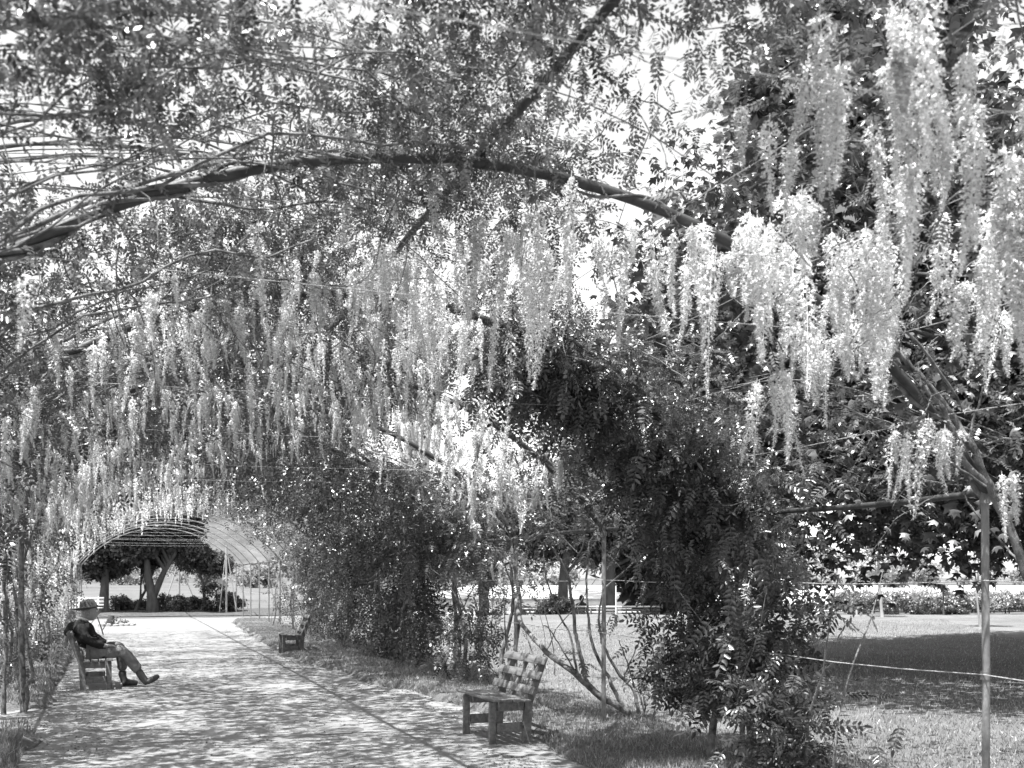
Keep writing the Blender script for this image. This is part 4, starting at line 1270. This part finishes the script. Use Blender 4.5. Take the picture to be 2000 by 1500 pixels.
# ---------------------------------------------------------------- wooden park benches under the arbor
def park_bench(label, x, y, rz, length=1.1):
    o = thing('park_bench', label, 'bench', (x, y, 0.012), rz, 'wooden benches along the arbor path')
    B = M['bench']
    for i in range(4):
        m = MB(); m.box((0, 0, 0), (.082, length, .022)); s = m.build('slat', B, o, bevel=.004)
        s.location = (-.115 + i * .101, random.uniform(-.006, .006), .413 + .004 * i); s.rotation_euler = (0, random.uniform(-.02, .02), random.uniform(-.006, .006))
    for i, (xx, zz) in enumerate(((-.203, .505), (-.264, .645), (-.326, .785))):
        m = MB(); m.box((0, 0, 0), (.020, length, .080)); s = m.build('slat', B, o, bevel=.004)
        s.location = (xx + .022, random.uniform(-.006, .006), zz); s.rotation_euler = (0, -.40, random.uniform(-.006, .006))
    for s in (-1, 1):
        yy_ = s * (length / 2 - .165)
        m = MB(); m.add([(.15, yy_ - .022, 0), (.215, yy_ - .022, 0), (.215, yy_ + .022, 0), (.15, yy_ + .022, 0), (.148, yy_ - .022, .40), (.213, yy_ - .022, .40), (.213, yy_ + .022, .40), (.148, yy_ + .022, .40)],
                        [(0, 3, 2, 1), (4, 5, 6, 7), (0, 1, 5, 4), (1, 2, 6, 5), (2, 3, 7, 6), (3, 0, 4, 7)])
        m.build('leg', B, o, bevel=.004)
        prof = [(-.20, 0), (-.12, 0), (-.145, .40), (-.335, .83), (-.385, .81), (-.225, .38)]
        V = [(px, yy_ + e, pz) for e in (-.024, .024) for px, pz in prof]
        m = MB(); m.add(V, [(0, 1, 7, 6), (1, 2, 8, 7), (2, 3, 9, 8), (3, 4, 10, 9), (4, 5, 11, 10), (5, 0, 6, 11)])
        m.add(V, [(0, 5, 2, 1), (5, 4, 3, 2), (6, 7, 8, 11), (8, 9, 10, 11)])
        m.build('leg', B, o, bevel=.004)
        m = MB(); m.box((.0, yy_ + s * .0, .355), (.27, .042, .085)); m.build('seat_bearer', B, o, bevel=.004)
        m = MB(); m.box((.005, yy_, .15), (.27, .022, .095)); m.build('stretcher', B, o, bevel=.004)
    m = MB(); V = [(px, e, pz) for e in (-.02, .02) for px, pz in ((-.185, .42), (-.145, .42), (-.335, .83), (-.375, .815))]
    m.add(V, [(0, 1, 5, 4), (1, 2, 6, 5), (2, 3, 7, 6), (3, 0, 4, 7), (0, 3, 2, 1), (4, 5, 6, 7)]); m.build('back_batten', B, o, bevel=.004)
    return o


park_bench('empty timber bench in the foreground, facing the path from the right', 3.53, 10.55, math.pi + .03)
park_bench('empty bench half in shade further along the right edge of the path', 3.36, 23.3, math.pi - .04)
park_bench('timber bench at the left of the path with the man in a hat on it', -.30, 17.25, .02, 1.2)


# ---------------------------------------------------------------- the seated man
def skin_mesh(name, verts, edges, radii, mat, parent, root=0, sub=2, loc=(0, 0, 0)):
    me = bpy.data.meshes.new(name)
    me.from_pydata(verts, edges, [])
    me.materials.append(mat)
    o = bpy.data.objects.new(name, me); COL.objects.link(o); o.parent = parent; o.location = loc
    o.modifiers.new('skin', 'SKIN').use_smooth_shade = True
    sv = me.skin_vertices[0].data
    for i, r in enumerate(radii):
        sv[i].radius = (r, r) if not isinstance(r, tuple) else r
        sv[i].use_root = i == root
    s = o.modifiers.new('subdivision', 'SUBSURF'); s.levels = sub; s.render_levels = sub
    return o


def folds(o, st):
    m = o.modifiers.new('folds', 'DISPLACE'); m.texture = fold_tex; m.strength = st; m.mid_level = .5; m.texture_coords = 'LOCAL'


man = thing('person', 'man in a felt hat and dark coat slumped on the left bench, legs stretched out', 'person', (-.34, 17.2, 0.012))
fold_tex = bpy.data.textures.new('cloth_folds', 'CLOUDS'); fold_tex.noise_scale = .11; fold_tex.noise_depth = 2
man.scale = (.99, .99, .99)
hip = (0, 0, .51)
# body: one continuous figure (skin), hands with fingers below
V = [(0, 0, .52), (-.07, 0, .66), (-.13, 0, .80), (-.16, 0, .93), (-.13, 0, 1.0), (-.095, 0, 1.06), (-.065, 0, 1.13),
     (0.03, -.10, .50), (.42, -.12, .53), (.66, -.13, .20), (.72, -.13, .09), (.88, -.13, .13),
     (0.03, .10, .50), (.38, .11, .60), (.42, .11, .20), (.40, .11, .08), (.56, .11, .05),
     (-.16, -.17, .90), (-.06, -.24, .70), (.14, -.20, .625), (.22, -.165, .615),
     (-.19, .17, .91), (-.31, .25, .87), (-.36, .37, .75), (-.37, .41, .69)]
E = [(0, 1), (1, 2), (2, 3), (3, 4), (4, 5), (5, 6), (0, 7), (7, 8), (8, 9), (9, 10), (10, 11), (0, 12), (12, 13), (13, 14), (14, 15), (15, 16), (3, 17), (17, 18), (18, 19), (19, 20), (3, 21), (21, 22), (22, 23), (23, 24)]
Rr = [.11, .11, .12, .10, .055, .05, .05, .075, .055, .04, .035, .025, .075, .055, .04, .035, .025, .055, .042, .032, .03, .055, .042, .032, .03]
skin_mesh('body', V, E, Rr, M['skin'], man, 0, 2)
# head (shaped with face), turned along the path
import bmesh
bm = bmesh.new(); bmesh.ops.create_uvsphere(bm, u_segments=28, v_segments=20, radius=1)
for vv in bm.verts:
    x_, y_, z_ = vv.co
    X_ = x_ * .098; Y_ = y_ * .076; Z_ = z_ * .115
    if z_ < 0:
        X_ *= 1 - .16 * (-z_) ** 1.2; Y_ *= 1 - .28 * (-z_) ** 1.3
        if x_ > 0: X_ += .014 * (-z_)
    if x_ > .6:
        X_ += .026 * math.exp(-((z_ + .12) / .17) ** 2 - (y_ / .16) ** 2)          # nose
        X_ -= .010 * math.exp(-((z_ - .10) / .12) ** 2 - ((abs(y_) - .38) / .16) ** 2)  # eye sockets
        X_ += .006 * math.exp(-((z_ - .27) / .09) ** 2)                               # brow
        X_ += .009 * math.exp(-((z_ + .47) / .06) ** 2 - (y_ / .3) ** 2)              # lips
        X_ -= .006 * math.exp(-((z_ + .60) / .06) ** 2 - (y_ / .3) ** 2)
        X_ += .012 * math.exp(-((z_ + .82) / .12) ** 2 - (y_ / .4) ** 2)              # chin
    vv.co = (X_, Y_, Z_)
me = bpy.data.meshes.new('head'); bm.to_mesh(me); bm.free()
head = link('head', me, M['skin'], man, smooth=True); head.location = (-.03, 0, 1.10); head.rotation_euler = (0, .02, 0); head.scale = (1.1, 1.1, 1.1)
for s in (-1, 1):
    m = MB(); t = np.linspace(0, 2 * math.pi, 11)[:-1]
    m.tube([(math.cos(a) * .014 - .004, s * (.078 + .006 * math.cos(a)), math.sin(a) * .026 - .005) for a in list(t) + [t[0]]], .007, 6)
    m.build('ear', M['skin'], head, smooth=True)
    bm = bmesh.new(); bmesh.ops.create_uvsphere(bm, u_segments=10, v_segments=8, radius=.012); me = bpy.data.meshes.new('eye'); bm.to_mesh(me); bm.free()
    e_ = link('eye', me, M['shirt'], head, smooth=True); e_.location = (.083, s * .03, .012)
# hair under the hat
bm = bmesh.new(); bmesh.ops.create_uvsphere(bm, u_segments=20, v_segments=14, radius=1)
bmesh.ops.delete(bm, geom=[v_ for v_ in bm.verts if v_.co.x > .25 and v_.co.z < .5 or v_.co.z < -.55], context='VERTS')
for v_ in bm.verts: v_.co = (v_.co.x * .103 - .003, v_.co.y * .08, v_.co.z * .118)
me = bpy.data.meshes.new('hair'); bm.to_mesh(me); bm.free()
link('hair', me, M['hair'], head, smooth=True)
# fedora
prof = [(.0, .118), (.035, .112), (.062, .120), (.082, .108), (.092, .07), (.098, .02), (.102, .0), (.13, -.004), (.158, .004), (.165, .010), (.162, .014), (.13, .004), (.10, .004)]
m = MB(); ns = 32
V = []
for (r_, z_) in prof:
    for j in range(ns):
        a = j / ns * 2 * math.pi
        zz = z_ + (-.030 * math.cos(a) ** 1 * max(0, (r_ - .10)) / .06 + .012 * abs(math.sin(a)) * max(0, (r_ - .10)) / .06)
        if z_ > .1: zz -= .022 * math.exp(-(math.sin(a) * r_ / .025) ** 2) * (1 if math.cos(a) > -2 else 0)
        V.append((r_ * 1.12 * math.cos(a) * (1 if z_ < .06 else (.93 if math.cos(a) > 0 else 1)), r_ * .92 * math.sin(a), zz))
q = [(i * ns + j, i * ns + (j + 1) % ns, (i + 1) * ns + (j + 1) % ns, (i + 1) * ns + j) for i in range(len(prof) - 1) for j in range(ns)]
m.add(V, q)
hat = m.build('hat', M['hat'], man, smooth=True); hat.location = (-.045, 0, 1.148); hat.rotation_euler = (0, -.26, 0); hat.scale = (1.13, 1.1, 1.15)
m = MB(); m.tube([(math.cos(a) * .111, math.sin(a) * .092, .012) for a in np.linspace(0, 2 * math.pi, 25)], .009, 6, cap=False); m.build('hat_band', M['coat'], hat, smooth=True)
# coat
V = [(0, 0, .55), (-.06, 0, .68), (-.12, 0, .82), (-.155, 0, .92), (-.135, 0, .985),
     (-.155, -.165, .905), (-.07, -.235, .70), (.12, -.205, .635), (.17, -.185, .628),
     (-.18, .165, .915), (-.31, .25, .87), (-.36, .36, .76), (.14, 0, .535)]
E = [(0, 1), (1, 2), (2, 3), (3, 4), (3, 5), (5, 6), (6, 7), (7, 8), (3, 9), (9, 10), (10, 11), (0, 12)]
Rr = [(.19, .16), (.19, .165), (.20, .165), (.155, .125), (.075, .075), .088, .072, .056, .05, .08, .06, .048, (.16, .085)]
coat_o = skin_mesh('coat', V, E, Rr, M['coat'], man, 0, 3)
m = MB(); m.tube([(-.135 + .072 * math.cos(a), .075 * math.sin(a), 1.01 + .03 * -math.cos(a)) for a in np.linspace(0, 2 * math.pi, 17)], .016, 6, cap=False); m.build('shirt_collar', M['shirt'], man, smooth=True)
folds(coat_o, .045)
# trousers
V = [(-.02, 0, .51), (.03, -.095, .505), (.22, -.11, .525), (.42, -.12, .535), (.52, -.125, .41), (.635, -.13, .235), (.03, .095, .505), (.2, .11, .56), (.37, .11, .605), (.40, .11, .42), (.415, .11, .22)]
E = [(0, 1), (1, 2), (2, 3), (3, 4), (4, 5), (0, 6), (6, 7), (7, 8), (8, 9), (9, 10)]
tro_o = skin_mesh('trousers', V, E, [.15, .115, .105, .095, .086, .08, .115, .102, .088, .078, .072], M['trousers'], man, 0, 3)
folds(tro_o, .035)
# boots
def boot(pts, rad):
    return skin_mesh('boot', pts, [(i, i + 1) for i in range(len(pts) - 1)], rad, M['boot'], man, 1, 2)
boot([(.62, -.13, .27), (.69, -.13, .12), (.74, -.13, .075), (.84, -.13, .115), (.92, -.13, .17)], [.062, .060, .058, .05, .034])
boot([(.415, .11, .25), (.405, .11, .10), (.45, .11, .062), (.54, .11, .052), (.63, .11, .042)], [.062, .060, .058, .05, .034])
# hands: palm and five fingers
def hand(wrist, fwd, side, down):
    w = np.array(wrist); f = np.array(fwd, float); f /= np.linalg.norm(f); s = np.array(side, float); s /= np.linalg.norm(s); dn = np.array(down, float)
    V = [tuple(w), tuple(w + f * .045), tuple(w + f * .085)]; E = [(0, 1), (1, 2)]; Rr = [.024, (.034, .02), (.036, .017)]
    for i, (o_, L) in enumerate(((-.030, .062), (-.010, .074), (.010, .070), (.028, .055))):
        b = len(V); p0 = w + f * .088 + s * o_
        V += [tuple(p0), tuple(p0 + f * L * .45 + dn * .006), tuple(p0 + f * L * .8 + dn * .024), tuple(p0 + f * L * .95 + dn * .042)]
        E += [(2, b), (b, b + 1), (b + 1, b + 2), (b + 2, b + 3)]; Rr += [.0095, .009, .008, .007]
    b = len(V); p0 = w + f * .03 - s * .03
    V += [tuple(p0), tuple(p0 + f * .03 - s * .02 + dn * .01), tuple(p0 + f * .06 - s * .018 + dn * .022)]; E += [(1, b), (b, b + 1), (b + 1, b + 2)]; Rr += [.013, .011, .009]
    return skin_mesh('hand', V, E, Rr, M['skin'], man, 0, 1)
hand((.19, -.18, .625), (1, .15, -.12), (0.1, -1, 0), (0, 0, -1))
hand((-.365, .38, .72), (-.1, .35, -1), (1, 0, 0), (0, 1, 0))

# someone on the far bench, seen from behind
x, y = at_ground(1136, 47.1)
p2 = thing('person', 'dark-haired person seated on a far bench, seen from behind across the lawn', 'person', (x, y, -.55), -YAW)
V = [(0, 0, .5), (0, -.02, .75), (0, -.02, 1.0), (0, 0, 1.12), (0, .02, 1.2), (.1, .1, .5), (.1, .42, .5), (.1, .45, .08), (-.1, .1, .5), (-.1, .42, .5), (-.1, .45, .08), (.2, 0, .98), (.25, .05, .72), (.18, .25, .62), (-.2, 0, .98), (-.25, .05, .72), (-.18, .25, .62)]
E = [(0, 1), (1, 2), (2, 3), (3, 4), (0, 5), (5, 6), (6, 7), (0, 8), (8, 9), (9, 10), (2, 11), (11, 12), (12, 13), (2, 14), (14, 15), (15, 16)]
skin_mesh('body', V, E, [.15, .14, .15, .05, .05, .09, .07, .05, .09, .07, .05, .07, .05, .04, .07, .05, .04], M['coat'], p2, 0, 1)
bm = bmesh.new(); bmesh.ops.create_uvsphere(bm, u_segments=16, v_segments=12, radius=.13); me = bpy.data.meshes.new('hair'); bm.to_mesh(me); bm.free()
o = link('hair', me, M['coat'], p2, smooth=True); o.location = (0, 0, 1.27); o.scale = (.85, 1, 1.05)

print('objects', len(COL.objects), 'tris', sum(len(o.data.loops) - 2 * len(o.data.polygons) for o in COL.objects if o.type == 'MESH' and o.data.users == 1))
